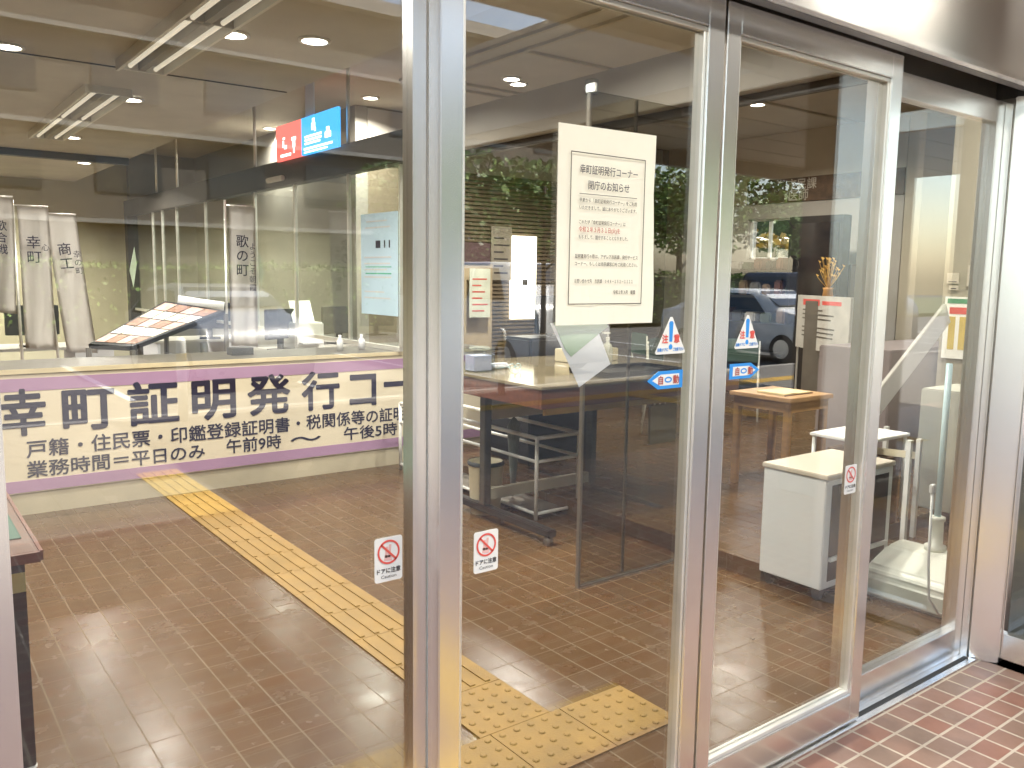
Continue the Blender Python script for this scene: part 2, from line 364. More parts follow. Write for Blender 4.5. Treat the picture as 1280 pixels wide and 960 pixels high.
# ================================================================== ENTRANCE FRAME
t = thing('entrance_frame', 'brushed stainless steel frame around the automatic doors with overhead casing', 'door frame', (1.77, WY, 0))
bm = B(); box(bm, .02, .142, WY-.06, WY+.16, 0, 2.225); obj('jamb', bm, STEEL, t, bevel=.003)
bm = B(); prism(bm, [(x, y, 0) for x, y in ((3.50, 1.505), (3.54, 1.41), (3.60, 1.41), (3.60, 1.64), (3.533, 1.64), (3.533, 1.505))], (0, 0, 2.225)); obj('jamb', bm, STEEL, t, bevel=.003)
bm = B(); box(bm, 3.498, 3.5325, 1.512, 1.5395, 0, 2.2); obj('reveal', bm, STEEL, t, bevel=.002)
bm = B(); box(bm, 3.5335, 3.60, 1.482, 1.64, 2.2265, 2.298); obj('filler', bm, STEEL_D, t)
bm = B(); box(bm, .02, 1.9, 1.42, 1.445, 2.245, 2.62); box(bm, 1.903, 3.6, 1.42, 1.445, 2.245, 2.62); obj('casing', bm, STEEL, t, bevel=.003)
bm = B(); box(bm, .02, 3.6, 1.395, 1.4195, 2.228, 2.25); obj('lip', bm, STEEL, t, bevel=.002)
bm = B(); box(bm, .02, 3.6, 1.446, 1.66, 2.30, 2.62); box(bm, .02, 3.6, 1.446, 1.48, 2.24, 2.30); obj('track', bm, STEEL_D, t)
bm = B(); box(bm, .142, 3.53, 1.59, 1.66, 2.215, 2.30); obj('rail', bm, GREYM, t, bevel=.003)
bm = B(); box(bm, .02, 3.6, 1.42, 1.6, 2.622, 3.1); obj('upper_panel', bm, STEEL, t)
bm = B(); box(bm, .142, 3.5, 1.475, 1.60, .0005, .0055); obj('threshold', bm, STEEL, t)
bm = B(); box(bm, 2.67, 3.49, 1.500, 1.518, .0056, .0075); obj('guide_slot', bm, DARK, t)

def leaf(x0, x1, label, ls=.055, rs=.062, y=WY, th=.048):
    t = thing('sliding_door', label, 'glass door', ((x0+x1)/2, y, 0), 'automatic sliding doors')
    bm = B(); box(bm, x0, x0+ls, y, y+th, .012, 2.236); obj('stile', bm, STEEL, t, bevel=.0025)
    bm = B(); box(bm, x1-rs, x1, y, y+th, .012, 2.236); obj('stile', bm, STEEL, t, bevel=.0025)
    bm = B(); box(bm, x0+ls, x1-rs, y, y+th, .012, .118); obj('bottom_rail', bm, STEEL, t, bevel=.002)
    bm = B(); box(bm, x0+ls, x1-rs, y, y+th, 2.16, 2.236); obj('top_rail', bm, STEEL, t, bevel=.002)
    bm = B(); a, b = x0+ls, x1-rs
    for (xa, xb, za, zb) in ((a, b, .1185, .131), (a, b, 2.147, 2.1595), (a, a+.011, .131, 2.147), (b-.011, b, .131, 2.147)): box(bm, xa+.0005, xb-.0005, y+.008, y+th-.008, za, zb)
    obj('glazing_bead', bm, ALU, t, bevel=.0015, seg=1)
    bm = B(); box(bm, a+.011, b-.011, y+.022, y+.030, .131, 2.147); obj('pane', bm, GLASS, t)
    return t
leaf(.937, 1.797, 'left sliding glass door leaf carrying the white notice poster')
leaf(1.807, 2.665, 'right sliding glass door leaf with the cabinet behind it')
# edge seal behind the left stile
def sidelight(x0, x1, label, ls, rs):
    y = 1.5405
    t = thing('fixed_glass_panel', label, 'glass panel', ((x0+x1)/2, y, 0), 'fixed glass panels beside the doors')
    bm = B(); box(bm, x0, x0+ls, y, y+.045, .006, 2.21); obj('stile', bm, STEEL, t, bevel=.002)
    bm = B(); box(bm, x1-rs, x1, y, y+.045, .006, 2.21); obj('stile', bm, STEEL, t, bevel=.002)
    bm = B(); box(bm, x0+ls, x1-rs, y, y+.045, .006, .125); obj('bottom_rail', bm, STEEL, t, bevel=.002)
    bm = B(); box(bm, x0+ls, x1-rs, y, y+.045, 2.13, 2.21); obj('top_rail', bm, STEEL, t, bevel=.002)
    bm = B(); box(bm, x0+ls, x1-rs, y+.02, y+.028, .125, 2.13); obj('pane', bm, GLASS, t)
    return t
sl1 = sidelight(.144, .965, 'large fixed glass panel at the far left in front of the banner counter', .01, .062)
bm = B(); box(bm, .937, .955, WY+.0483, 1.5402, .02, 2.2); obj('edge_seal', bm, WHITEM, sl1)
sidelight(2.62, 3.5315, 'narrow fixed glass panel beside the right steel jamb', .085, .088)
# glazed return to the right
t = thing('glass_return', 'glazed steel framed return at the right edge of the photograph', 'glass panel', (3.58, 1.1, 0))
bm = B(); box(bm, 3.56, 3.60, .99, 1.405, .02, .125); obj('bottom_rail', bm, STEEL, t, bevel=.002)
bm = B(); box(bm, 3.56, 3.60, .99, 1.405, 2.16, 2.24); obj('top_rail', bm, STEEL, t, bevel=.002)
for ya_, yb_ in ((.95, .99), (1.405, 1.409)):
    bm = B(); box(bm, 3.56, 3.60, ya_, yb_, .02, 2.24); obj('stile', bm, STEEL, t, bevel=.001)
bm = B(); box(bm, 3.576, 3.584, .99, 1.405, .125, 2.16); obj('pane', bm, GLASS, t)
bm = B(); box(bm, 3.555, 3.72, .75, .95, 0, 3.1); setp(obj('steel_post', bm, STEEL, bevel=.004), 'steel corner post at the end of the glazed return', 'post')

# ================================================================== STICKERS AND NOTICE
GY = WY+.0215                                # just outside the pane of a leaf
def sticker(name, label, pts, m, cat='sticker', group=None, y=GY, th=.0008):
    c = sum((Vector((p[0], y, p[1])) for p in pts), Vector())/len(pts)
    t = thing(name, label, cat, c, group)
    bm = B(); prism(bm, [(p[0], y-th, p[1]) for p in pts], (0, th, 0)); obj('face', bm, m, t)
    return t
def rrect(x0, x1, z0, z1, r, n=4):
    P = []
    for cx, cz, a in ((x1-r, z1-r, 0), (x0+r, z1-r, 90), (x0+r, z0+r, 180), (x1-r, z0+r, 270)):
        for k in range(n+1): P.append((cx+r*math.cos(R(a+90*k/n)), cz+r*math.sin(R(a+90*k/n))))
    return P
def ring(bm, cx, cz, r0, r1, y, n=32, th=.0004, M=None):
    for k in range(n):
        a, b = 2*math.pi*k/n, 2*math.pi*(k+1)/n
        prism(bm, [(cx+r*math.cos(q), y, cz+r*math.sin(q)) for r, q in ((r0, a), (r1, a), (r1, b), (r0, b))], (0, -th, 0))
def bar(bm, x0, z0, x1, z1, w, y, th=.0004):
    d = Vector((x1-x0, 0, z1-z0)).normalized(); s = Vector((-d.z, 0, d.x))*w/2
    a, b = Vector((x0, y, z0)), Vector((x1, y, z1)); prism(bm, [a+s, a-s, b-s, b+s], (0, -th, 0))
def no_touch(x0, x1, z0, z1, label, y):
    t = sticker('no_touching_sticker', label, rrect(x0, x1, z0, z1, .006), WHITE, group='door warning stickers', y=y)
    yy = y-.0009; cx = (x0+x1)/2; cz = z1-(x1-x0)*.49; r = (x1-x0)*.40
    bm = B(); bar(bm, cx-.006, cz-.012, cx-.004, cz+.012, .006, yy); bar(bm, cx+.001, cz-.012, cx+.004, cz+.016, .006, yy); bar(bm, cx-.010, cz-.012, cx+.008, cz-.014, .012, yy)
    obj('hand_mark', bm, mat('sticker_pink', (.75, .45, .42), .5), t)
    bm = B(); ring(bm, cx, cz, r*.84, r, yy-.0006); bar(bm, cx-r*.66, cz+r*.66, cx+r*.66, cz-r*.66, r*.17, yy-.0006); obj('prohibition_ring', bm, RED, t)
    text('lettering', 'ドアに注意', .0125, (cx, yy, z0+.020), TEXTG, t, align='C', bold=.02, width=(x1-x0)*.84)
    text('lettering', 'Caution', .010, (cx, yy, z0+.008), TEXTG, t, align='C', width=(x1-x0)*.55)
    return t
no_touch(1.041, 1.108, .861, .957, 'white no touching sticker with red ring low on the left edge of the poster door', GY)
no_touch(.819, .886, .871, .969, 'white no touching sticker on the fixed panel left of the steel post', 1.560)
no_touch(2.515, 2.582, .828, .925, 'small white no touching sticker on the right door in front of the cabinet', GY)
def caution(cx, z0, w, h, label):
    tri = []
    A = [(cx-w/2, z0), (cx+w/2, z0), (cx, z0+h)]; C = (cx, z0+h*.36)
    t = sticker('caution_sticker', label, [(cx-w/2+.004, z0), (cx+w/2-.004, z0), (cx+w/2, z0+.005), (cx+.004, z0+h), (cx-.004, z0+h), (cx-w/2, z0+.005)], WHITE, group='triangular caution stickers')
    y = GY-.0009
    bm = B(); prism(bm, [(cx-.008, y, z0+h*.84), (cx-.004, y, z0+h*.89), (cx+.004, y, z0+h*.89), (cx+.008, y, z0+h*.84), (cx+.0055, y, z0+h*.33), (cx-.0055, y, z0+h*.33)], (0, -.0004, 0))
    prism(bm, [(cx+.007*math.cos(R(a)), y, z0+h*.19+.007*math.sin(R(a))) for a in range(0, 360, 20)], (0, -.0004, 0))
    obj('exclamation_mark', bm, BLUE, t)
    text('lettering', '注', .024, (cx-.022, y, z0+h*.32), RED, t, align='C', bold=.03)
    text('lettering', '意', .024, (cx+.022, y, z0+h*.32), RED, t, align='C', bold=.03)
    text('lettering', '自動ドアに', .010, (cx-.029, y, z0+.008), BLUE, t, align='C', width=.040, bold=.02)
    text('lettering', 'ご注意下さい', .010, (cx+.029, y, z0+.008), BLUE, t, align='C', width=.040, bold=.02)
caution(1.657, 1.331, .113, .096, 'triangular white caution sticker with blue exclamation mark on the poster door')
caution(1.971, 1.333, .108, .094, 'triangular white caution sticker with blue exclamation mark on the right door')
def auto_st(x0, x1, z0, z1, left, label):
    m_ = (z0+z1)/2; d = .04
    P = [(x0, m_), (x0+d, z1), (x1, z1), (x1, z0), (x0+d, z0)] if left else [(x0, z1), (x1-d, z1), (x1, m_), (x1-d, z0), (x0, z0)]
    t = sticker('automatic_door_sticker', label, P, BLUE, group='blue automatic door stickers')
    cx = sum(p[0] for p in P)/5; y = GY-.0009
    c = (x0+d*.4+x1)/2 if left else (x0+x1-d*.4)/2
    Q = [(c + (p[0]-c)*.76, m_+(p[1]-m_)*.62) for p in P]
    bm = B(); prism(bm, [(p[0], y, p[1]) for p in Q], (0, -.0003, 0)); obj('inner_field', bm, WHITE, t)
    text('lettering', '自', .024, (c-.026, y-.0005, m_-.009), TEXTR, t, align='C', bold=.02)
    text('lettering', '動', .024, (c+.032, y-.0005, m_-.009), TEXTR, t, align='C', bold=.02)
    bm = B()
    for k in range(20):
        a, b = 2*math.pi*k/20, 2*math.pi*(k+1)/20
        prism(bm, [(c+.003+rx*math.cos(q), y-.0004, m_+rz*math.sin(q)) for rx, rz, q in ((.009, .004, a), (.014, .008, a), (.014, .008, b), (.009, .004, b))], (0, -.0003, 0))
    obj('oval_mark', bm, BLUE, t)
auto_st(1.575, 1.708, 1.240, 1.287, True, 'blue arrow shaped automatic door sticker pointing left on the poster door')
auto_st(1.901, 2.034, 1.248, 1.291, False, 'blue arrow shaped automatic door sticker pointing right on the right door')

# closing notice
t = thing('notice_poster', 'cream closing notice with black frame and Japanese text taped on the left door', 'poster', (1.42, GY, 1.64))
bm = B(); nx, nz = 12, 16; grid = []
for j in range(nz+1):
    row = []
    for i in range(nx+1):
        u, v = i/nx, j/nz
        x = 1.262+u*.316+.004*math.sin(v*5+1)*(u > .5); z = 1.414+v*.457+u*.004*(v > .5)
        y = GY-.0012-.0035*(1-v)**2*abs(math.sin(u*6.3+1.2))-.002*(u**3)*abs(math.sin(v*9))
        row.append(bm.verts.new((x, y, z)))
    grid.append(row)
for j in range(nz):
    for i in range(nx): bm.faces.new((grid[j][i], grid[j][i+1], grid[j+1][i+1], grid[j+1][i]))
bmesh.ops.solidify(bm, geom=list(bm.faces), thickness=.0003)
obj('paper', bm, PAPER, t)
PY = GY-.0062
bm = B(); fx0, fx1, fz0, fz1, fw = 1.297, 1.538, 1.462, 1.812, .0022
for a in ((fx0, fx1, fz1-fw, fz1), (fx0, fx1, fz0, fz0+fw), (fx0, fx0+fw, fz0+fw, fz1-fw), (fx1-fw, fx1, fz0+fw, fz1-fw)): box(bm, a[0], a[1], PY-.0003, PY, a[2], a[3])
box(bm, 1.325, 1.512, PY-.0003, PY, 1.7175, 1.719)
obj('border', bm, TEXTG, t)
cxp = 1.418
text('lettering', '幸町証明発行コーナー', .0225, (cxp, PY, 1.7660), INK, t, align='C', bold=.006, width=.187)
text('lettering', '閉庁のお知らせ', .0225, (cxp, PY, 1.7310), INK, t, align='C', bold=.006, width=.133)
L = [(1.700, '平素から「幸町証明発行コーナー」をご利用', .186), (1.683, 'いただきまして、誠にありがとうございます。', .186),
     (1.650, 'このたび「幸町証明発行コーナー」は', .150), (1.6155, 'もちまして、閉庁することとなりました。', .160),
     (1.571, '証明書発行の際は、アザレア市民課、発行サービス', .205), (1.5535, 'コーナー、もしくは市民課窓口をご利用ください。', .205),
     (1.513, 'お問い合わせ先　市民課　０４８－２５２－１１１１', .190), (1.487, '令和２年３月　朝霞', .075)]
for z, s, wd in L:
    text('lettering', s, .0105, (1.325 if wd < .19 else 1.315, PY, z) if wd > .08 else (1.44, PY, z), TEXTG, t, width=wd, bold=.012, res=1)
text('lettering', '令和２年３月３１日(火)を', .0135, (1.325, PY, 1.632), TEXTR, t, width=.132, bold=.014, res=2)
# papers hanging below, stuck on the inside
def card(name, label, px, m, y):
    P = [onY(*p, y) for p in px]; bm = B(); prism(bm, P, (0, .0008, 0)); setp(obj(name, bm, m), label, 'paper')
card('taped_card', 'grey blue card hanging askew below the notice inside the door', [(688, 404), (742, 398), (763, 455), (724, 484)], GREYP, GY+.016)
card('taped_card', 'pale green card tucked across the grey card below the notice', [(692, 403), (757, 400), (760, 408), (714, 446), (706, 436)], GREENP, GY+.0145)
t = thing('glass_clip', 'small clear bracket at the top corner of the inner glass screen', 'clip', (2.75, 3.0, 2.36))
P0 = onY(739, 97, 2.99); bm = B(); box(bm, P0.x, P0.x+.045, 2.985, 3.035, P0.z-.07, P0.z); obj('clip_body', bm, CLEAR, t, bevel=.004)
bm = B(); box(bm, P0.x+.012, P0.x+.03, 2.98, 3.04, P0.z-.06, P0.z-.02); obj('screw_plate', bm, WHITEM, t, bevel=.003)

# ================================================================== COUNTER AND BANNER
CY = 5.94
t = thing('reception_counter', 'long cream reception counter at the back of the lobby', 'counter', (2, CY, 0))
bm = B(); box(bm, .45, 4.2, CY+.012, 6.5, 0, .10); box(bm, .45, 4.2, CY+.012, 6.5, .1005, .888); obj('body', bm, KICK, t)
bm = B(); box(bm, .42, 4.24, CY-.004, 6.56, .89, .92); obj('top', bm, mat('counter_top', (.10, .09, .07), .3), t, bevel=.004)
bm = B(); box(bm, .42, 4.24, CY-.009, CY-.0045, .89, .92); obj('edge_strip', bm, mat('edge_cream', (.66, .56, .36), .4), t)
t = thing('counter_banner', 'long cream banner with lilac stripes and dark Japanese lettering across the counter front', 'banner', (2, CY, .5))
bm = B(); box(bm, .452, 4.198, CY+.002, CY+.011, .142, .888); obj('sheet', bm, CREAM, t)
bm = B(); box(bm, .452, 4.198, CY-.0005, CY+.0015, .782, .862); obj('stripe', bm, LILAC, t)
bm = B(); box(bm, .452, 4.198, CY-.0005, CY+.0015, .148, .222); obj('stripe', bm, LILAC, t)
YB = CY-.0002
for ch, a, b in (('幸', .585, .833), ('町', .927, 1.232), ('証', 1.315, 1.636), ('明', 1.727, 2.027), ('発', 2.115, 2.433), ('行', 2.524, 2.828), ('コ', 2.915, 3.143), ('ー', 3.214, 3.507), ('ナ', 3.58, 3.83), ('ー', 3.9, 4.15)):
    if ch in 'コナ': em, z = .34, .515
    elif ch == 'ー': em, z = .30, .545
    else: em, z = .305, .535
    text('lettering', ch, em, ((a+b)/2, YB, z), INK, t, align='C', bold=.026, width=(b-a)-.01)
text('lettering', '戸籍・住民票・印鑑登録証明書・税関係等の証明書', .118, (.715, YB, .372), INK, t, bold=.016, width=3.40-.715+.13)
text('lettering', '業務時間＝平日のみ', .112, (.711, YB, .245), INK, t, bold=.016, width=1.09)
text('lettering', '午前9時', .112, (1.955, YB, .255), INK, t, bold=.016, width=.40)
text('lettering', '～', .13, (2.43, YB, .245), INK, t, bold=.012, width=.24)
text('lettering', '午後5時', .112, (2.864, YB, .255), INK, t, bold=.016, width=.465)

# ================================================================== GLASS PARTITION AND HEADER
PX = 3.35
t = thing('glass_partition', 'tall glass partition with silver mullions hung from a dark header behind the counter', 'partition', (PX, 10, 0))
bm = B(); box(bm, PX-.06, PX+.06, 5.2, 14.6, 2.38, 2.62); obj('header', bm, BEAM, t, bevel=.004)
MY = [5.9, 6.8, 7.96, 9.03, 10.71, 11.93, 12.63, 13.14, 14.41]
for y in MY[:-1]:
    bm = B(); box(bm, PX-.016, PX+.016, y-.012, y+.012, .956, 2.378); obj('mullion', bm, ALU, t, bevel=.002)
bm = B(); box(bm, PX-.08, PX+.08, 14.33, 14.5, .09, 2.378); obj('end_post', bm, BEAM, t, bevel=.003)
for a, b in zip(MY, MY[1:]):
    bm = B(); box(bm, PX-.004, PX+.004, a+.013, b-.013 if b < 14 else 14.32, .956, 2.377); obj('pane', bm, GLASS2, t)
for y in (6.8, 9.0, 11.86, 12.87):
    bm = B(); tube(bm, [(PX, y, 2.622), (PX, y, 3.398)], .016); obj('hanging_rod', bm, ALU, t, smooth=True)
bm = B(); box(bm, PX-.02, PX+.02, 5.9, 14.3, .921, .955); obj('bottom_channel', bm, ALU, t)
bm = B(); box(bm, PX-.105, PX-.061, 8.05, 8.45, 2.42, 2.47); s_ = obj('door_sensor', bm, WHITEM, t, bevel=.01)
bm = B(); box(bm, PX-.09, PX+.09, 1.66, 5.195, 2.385, 2.64); setp(obj('bulkhead', bm, BEAM_L, bevel=.004), 'bulkhead with the reflected soffit painted in as pale grey, running back from the doors above the writing table', 'bulkhead')  # header's front stretch, coloured pale to stand for the soffit mirrored on it
bm = B(); box(bm, PX-.02, PX+.02, 1.66, 5.195, 2.34, 2.384); setp(obj('curtain_rail', bm, BEAM, bevel=.004), 'dark rail under the pale bulkhead', 'rail')
# hanging sign
t = thing('hanging_sign', 'hanging sign with red left half and blue right half and white pictograms', 'sign', (3.27, 7.6, 2.8))
XS = 3.25
zr = lambda u: 0
bm = B(); box(bm, XS, XS+.03, 7.56, 8.16, 2.60, 2.93); obj('red_panel', bm, emit_mat('backlit_red', (.75, .12, .10), .45), t, bevel=.002)
bm = B(); box(bm, XS, XS+.03, 6.80, 7.558, 2.60, 2.93); obj('blue_panel', bm, emit_mat('backlit_blue', (.04, .30, .72), .5), t, bevel=.002)
bm = B(); box(bm, XS+.031, XS+.045, 7.35, 7.53, 2.70, 3.39); obj('bracket', bm, WHITEM, t)
bm = B()
def xr(y, z, dy, dz): box(bm, XS-.0015, XS-.0003, y-dy, y, z, z+dz)
xr(8.0, 2.72, .035, .06); xr(7.96, 2.70, .06, .035); xr(7.99, 2.79, .05, .02); xr(7.78, 2.76, .10, .03); xr(7.76, 2.70, .06, .06); xr(7.745, 2.645, .03, .06); xr(8.05, 2.63, .25, .025)
xr(7.33, 2.80, .08, .06); xr(7.31, 2.855, .05, .045); xr(7.27, 2.785, .03, .03); xr(7.48, 2.745, .36, .018); xr(7.48, 2.715, .36, .018); xr(7.48, 2.685, .33, .018); xr(7.05, 2.70, .12, .05); xr(7.02, 2.75, .06, .04); xr(7.5, 2.64, .6, .018); xr(7.5, 2.612, .5, .014)
obj('pictogram', bm, emit_mat('backlit_white', (.9, .9, .88), .7), t)
# pale blue poster on the partition
t = thing('wall_poster', 'tall pale blue information poster on the glass partition beside the steel post', 'poster', (3.3, 6.2, 1.6))
bm = B(); box(bm, 3.318, 3.322, 5.90, 6.52, 1.2, 2.02); obj('sheet', bm, SKYB, t)
bm = B()
for k, (z, a, b) in enumerate([(1.95, .1, .45), (1.90, .08, .5), (1.66, .06, .52), (1.61, .06, .5), (1.56, .06, .45), (1.50, .06, .52), (1.38, .06, .4), (1.33, .06, .5)]):
    box(bm, 3.3165, 3.3175, 6.52-b, 6.52-a, z, z+.012)
obj('print_line', bm, GREYP, t)
bm = B(); bm.free()
for ya_, yb_ in ((6.18, 6.26), (6.10, 6.12), (6.02, 6.04)):
    bm = B(); box(bm, 3.3165, 3.3175, ya_, yb_, 1.74, 1.80); obj('logo_mark', bm, INK, t)
bm = B(); box(bm, 3.3165, 3.3175, 6.0, 6.44, 1.585, 1.592); box(bm, 3.3165, 3.3175, 6.0, 6.44, 1.53, 1.54); obj('green_line', bm, mat('green_print', (.1, .45, .3), .6), t)
P = [onY(*p, 11.0) for p in ((168, 309), (171, 330), (167, 359), (162, 338))]
bm = B(); prism(bm, P, (.0, .01, 0)); setp(obj('diamond_notice', bm, mat('pale_green_paper', (.55, .66, .5), .6)), 'slanted pale green notice near the end post of the partition', 'notice')

# ================================================================== LIGHT FITTINGS
def fixture(x0, x1, y0, y1, z, label, power=22):
    t = thing('ceiling_light', label, 'ceiling light', ((x0+x1)/2, (y0+y1)/2, z), 'long fluorescent ceiling lights')
    m = (x0+x1)/2
    bm = B(); box(bm, x0, x0+.018, y0, y1, z-.07, z); box(bm, x1-.018, x1, y0, y1, z-.055, z); box(bm, x0+.018, x1-.018, y0, y0+.018, z-.055, z); box(bm, x0+.018, x1-.018, y1-.018, y1, z-.055, z)
    obj('frame', bm, WHITEM, t)
    bm = B(); box(bm, x0+.018, x1-.018, y0+.018, y1-.018, z-.006, z-.001); box(bm, m-.02, m+.02, y0+.018, y1-.018, z-.05, z-.006)
    for k in (1,): box(bm, x0+.018, x1-.018, (y0+y1)/2-.01, (y0+y1)/2+.01, z-.05, z-.006)
    obj('reflector', bm, mat('reflector_grey', (.30, .27, .22), .4), t)
    for xx in (m-.08, m+.08):
        bm = B(); tube(bm, [(xx, y0+.05, z-.035), (xx, y1-.05, z-.035)], .014, 10); obj('tube', bm, emit_mat('tube_glow', (.9, .82, .66), .14), t, smooth=True)
    return t
fixture(1.385, 1.70, 3.4, 6.2, 2.9, 'nearest long white fluorescent ceiling light, cut by the top of the photograph')
fixture(1.37, 1.70, 7.12, 9.95, 2.9, 'second long white fluorescent ceiling light further back in the office')
def downlight(x, y, z, power, label, r=.075, spread=150):
    t = thing('downlight', label, 'downlight', (x, y, z), 'round recessed downlights')
    bm = B(); lathe(bm, [(r, -.012), (r+.02, -.012), (r+.022, -.001), (r, -.001), (r, -.012)], (x, y, z), 24, cap=False); obj('trim_ring', bm, WHITEM, t, smooth=True)
    bm = B(); lathe(bm, [(r-.001, -.004), (.001, -.004)], (x, y, z), 24, cap=False); obj('diffuser', bm, LAMP, t)
    l = bpy.data.lights.new('downlight_lamp', 'AREA'); l.shape = 'DISK'; l.size = 2*r; l.energy = power; l.color = (1, .96, .87); l.spread = R(spread)
    lo = bpy.data.objects.new('downlight_lamp', l); COL.objects.link(lo); lo.location = (x, y, z-.016)
    lo.parent = t; lo.location = (0, 0, -.016)
P_ = 10
for x, y, lab in ((1.78, 5.09, 'bright downlight beside the right edge of the nearest fluorescent light'), (.78, 6.26, 'bright downlight at the left edge of the photograph'),
                  (1.78, 7.49, 'downlight beside the far fluorescent light near its front end'), (1.78, 9.99, 'warm downlight at the far end of the far fluorescent light'),
                  (-.6, 4.0, 'added downlight above the green topped table'), (2.2, 2.9, 'added downlight just inside the doors above the tactile path'), (.7, 3.2, 'added downlight just inside the left glass panel'),
                  (-.6, 8.8, 'added downlight over the left flags'), (1.0, 13.6, 'added downlight before the olive back wall'), (-.9, 13.4, 'downlight before the olive back wall further left, also added'), (-.6, 11.0, 'added downlight over the far left desk'), (2.3, 12.2, 'added downlight left of the partition end post'), (2.2, 4.9, 'added downlight before the counter')):
    downlight(x, y, 2.9, P_*(2.6 if y > 10.5 else 1), lab)  # downlights labelled added lift the room light, more strongly along the back wall
for x, y, lab in ((5.02, 6.72, 'left one of the paired downlights seen above the poster'), (5.2, 6.85, 'right one of the paired downlights seen above the poster'), (7.75, 5.95, 'single downlight high in the right door'),
                  (4.3, 11.0, 'added downlight in the corridor beyond the partition'), (3.9, 3.4, 'added downlight above the white cabinet'), (5.6, 2.4, 'added downlight above the wooden table'), (9.0, 3.0, 'added downlight beside the right wall'), (4.4, 8.4, 'added downlight at the corridor mouth')):
    downlight(x, y, 3.4, P_*1.7, lab)  # those labelled added brighten the corridor and the right-hand rooms
for i, (x, y) in enumerate(((.8, .3), (2.6, .3), (4.4, .3), (7.5, .3), (-1.5, .3))):
    downlight(x, y, 3.12, 9, 'porch downlight in the soffit, number %s from the left of five' % ['two', 'three', 'four', 'five', 'one'][i])

# ================================================================== LOBBY FURNITURE
# writing table on castors
t = thing('writing_table', 'dark brown standing height writing table with pale top on castor feet', 'table', (3.5, 4.0, 0))
X0, X1, Y0, Y1, ZT = 2.86, 4.55, 3.52, 4.95, .935
bm = B(); box(bm, X0, X1, Y0, Y1, ZT-.018, ZT); obj('table_top', bm, WOODT, t, bevel=.003)
bm = B(); box(bm, X0+.008, X1-.008, Y0+.008, Y0+.03, ZT-.125, ZT-.0185); box(bm, X0+.008, X0+.03, Y0+.03, Y1-.008, ZT-.125, ZT-.0185); box(bm, X1-.03, X1-.008, Y0+.03, Y1-.008, ZT-.125, ZT-.0185); box(bm, X0+.03, X1-.03, Y1-.03, Y1-.008, ZT-.125, ZT-.0185)
obj('apron', bm, WOODR, t, bevel=.002)
for x in (3.01, 3.90):
    bm = B(); box(bm, x-.025, x+.025, 4.22, 4.28, .10, ZT-.127); obj('leg', bm, mat('dark_leg', (.075, .068, .058), .4, .3, .1, 6), t, bevel=.004)
    bm = B(); box(bm, x-.03, x+.03, 3.58, 4.92, .055, .10); f_ = obj('foot', bm, BLACKM, t, bevel=.006)
    for y in (3.62, 4.88):
        bm = B(); tube(bm, [(x-.018, y, .026), (x+.018, y, .026)], .026, 14); tube(bm, [(x, y, .03), (x, y, .056)], .01); obj('castor', bm, GREYM, f_, smooth=True)
bm = B(); box(bm, 3.04, 3.87, 4.23, 4.27, .13, .20); box(bm, 3.04, 3.87, 4.23, 4.27, .64, .72); obj('stretcher', bm, mat('pale_bar', (.45, .41, .31), .5), t, bevel=.003)
bm = B(); box(bm, X0+.05, X1-.3, Y0+.032, Y0+.05, ZT-.165, ZT-.1265); obj('light_rail', bm, mat('yellow_wood', (.62, .42, .13), .4), t, bevel=.002)
bm = B(); box(bm, 3.92, 4.16, 3.72, 3.74, .47, .72); setp(obj('hanging_board', bm, BIN), 'small cream board hanging under the right side of the writing table', 'board')
# items on the table
def on_table(name, label, cat): return thing(name, label, cat, (0, 0, ZT))
t = thing('plastic_box', 'clear plastic box holding papers on the left end of the writing table', 'box', (3.02, 4.35, ZT))
bm = B()
for b in ((2.94, 3.10, 4.28, 4.285), (2.94, 3.10, 4.415, 4.42), (2.94, 2.945, 4.285, 4.415), (3.095, 3.10, 4.285, 4.415)): box(bm, *b, ZT+.001, ZT+.14)
box(bm, 2.945, 3.095, 4.285, 4.415, ZT+.001, ZT+.006); obj('shell', bm, CLEAR, t)
bm = B(); box(bm, 2.955, 3.085, 4.30, 4.40, ZT+.007, ZT+.10); obj('paper_stack', bm, mat('lavender_paper', (.62, .60, .72), .6, 0, .2, 30, stretch=(20, 20, 1)), t)
bm = B(); box(bm, 2.935, 3.105, 4.275, 4.425, ZT+.141, ZT+.15); obj('lid', bm, CLEAR, t, bevel=.003)
t = thing('reading_glasses', 'clear rimmed reading glasses and case beside the plastic box', 'glasses', (3.2, 4.25, ZT))
bm = B()
for dx in (0, .05): 
    for k in range(14):
        a, b = 2*math.pi*k/14, 2*math.pi*(k+1)/14
        tube(bm, [(3.17+dx+.022*math.cos(a), 4.2, ZT+.03+.02*math.sin(a)), (3.17+dx+.022*math.cos(b), 4.2, ZT+.03+.02*math.sin(b))], .0025, 5)
tube(bm, [(3.148, 4.2, ZT+.035), (3.15, 4.33, ZT+.01)], .0025, 5); tube(bm, [(3.242, 4.2, ZT+.035), (3.24, 4.33, ZT+.01)], .0025, 5); obj('rim', bm, POLEB, t)
bm = B(); box(bm, 3.13, 3.28, 4.36, 4.43, ZT+.001, ZT+.035); obj('case', bm, GREYP, t, bevel=.012)
t = thing('sanitizer_bottle', 'clear pump sanitizer bottle on the writing table near the caution sticker', 'bottle', (4.0, 4.3, ZT))
bm = B(); lathe(bm, [(.033, .001), (.036, .01), (.036, .11), (.028, .135), (.013, .15), (.013, .165)], (4.03, 4.25, ZT), 18); obj('bottle_body', bm, mat('bottle_plastic', (.55, .56, .5), .2, spec=.6), t, smooth=True)
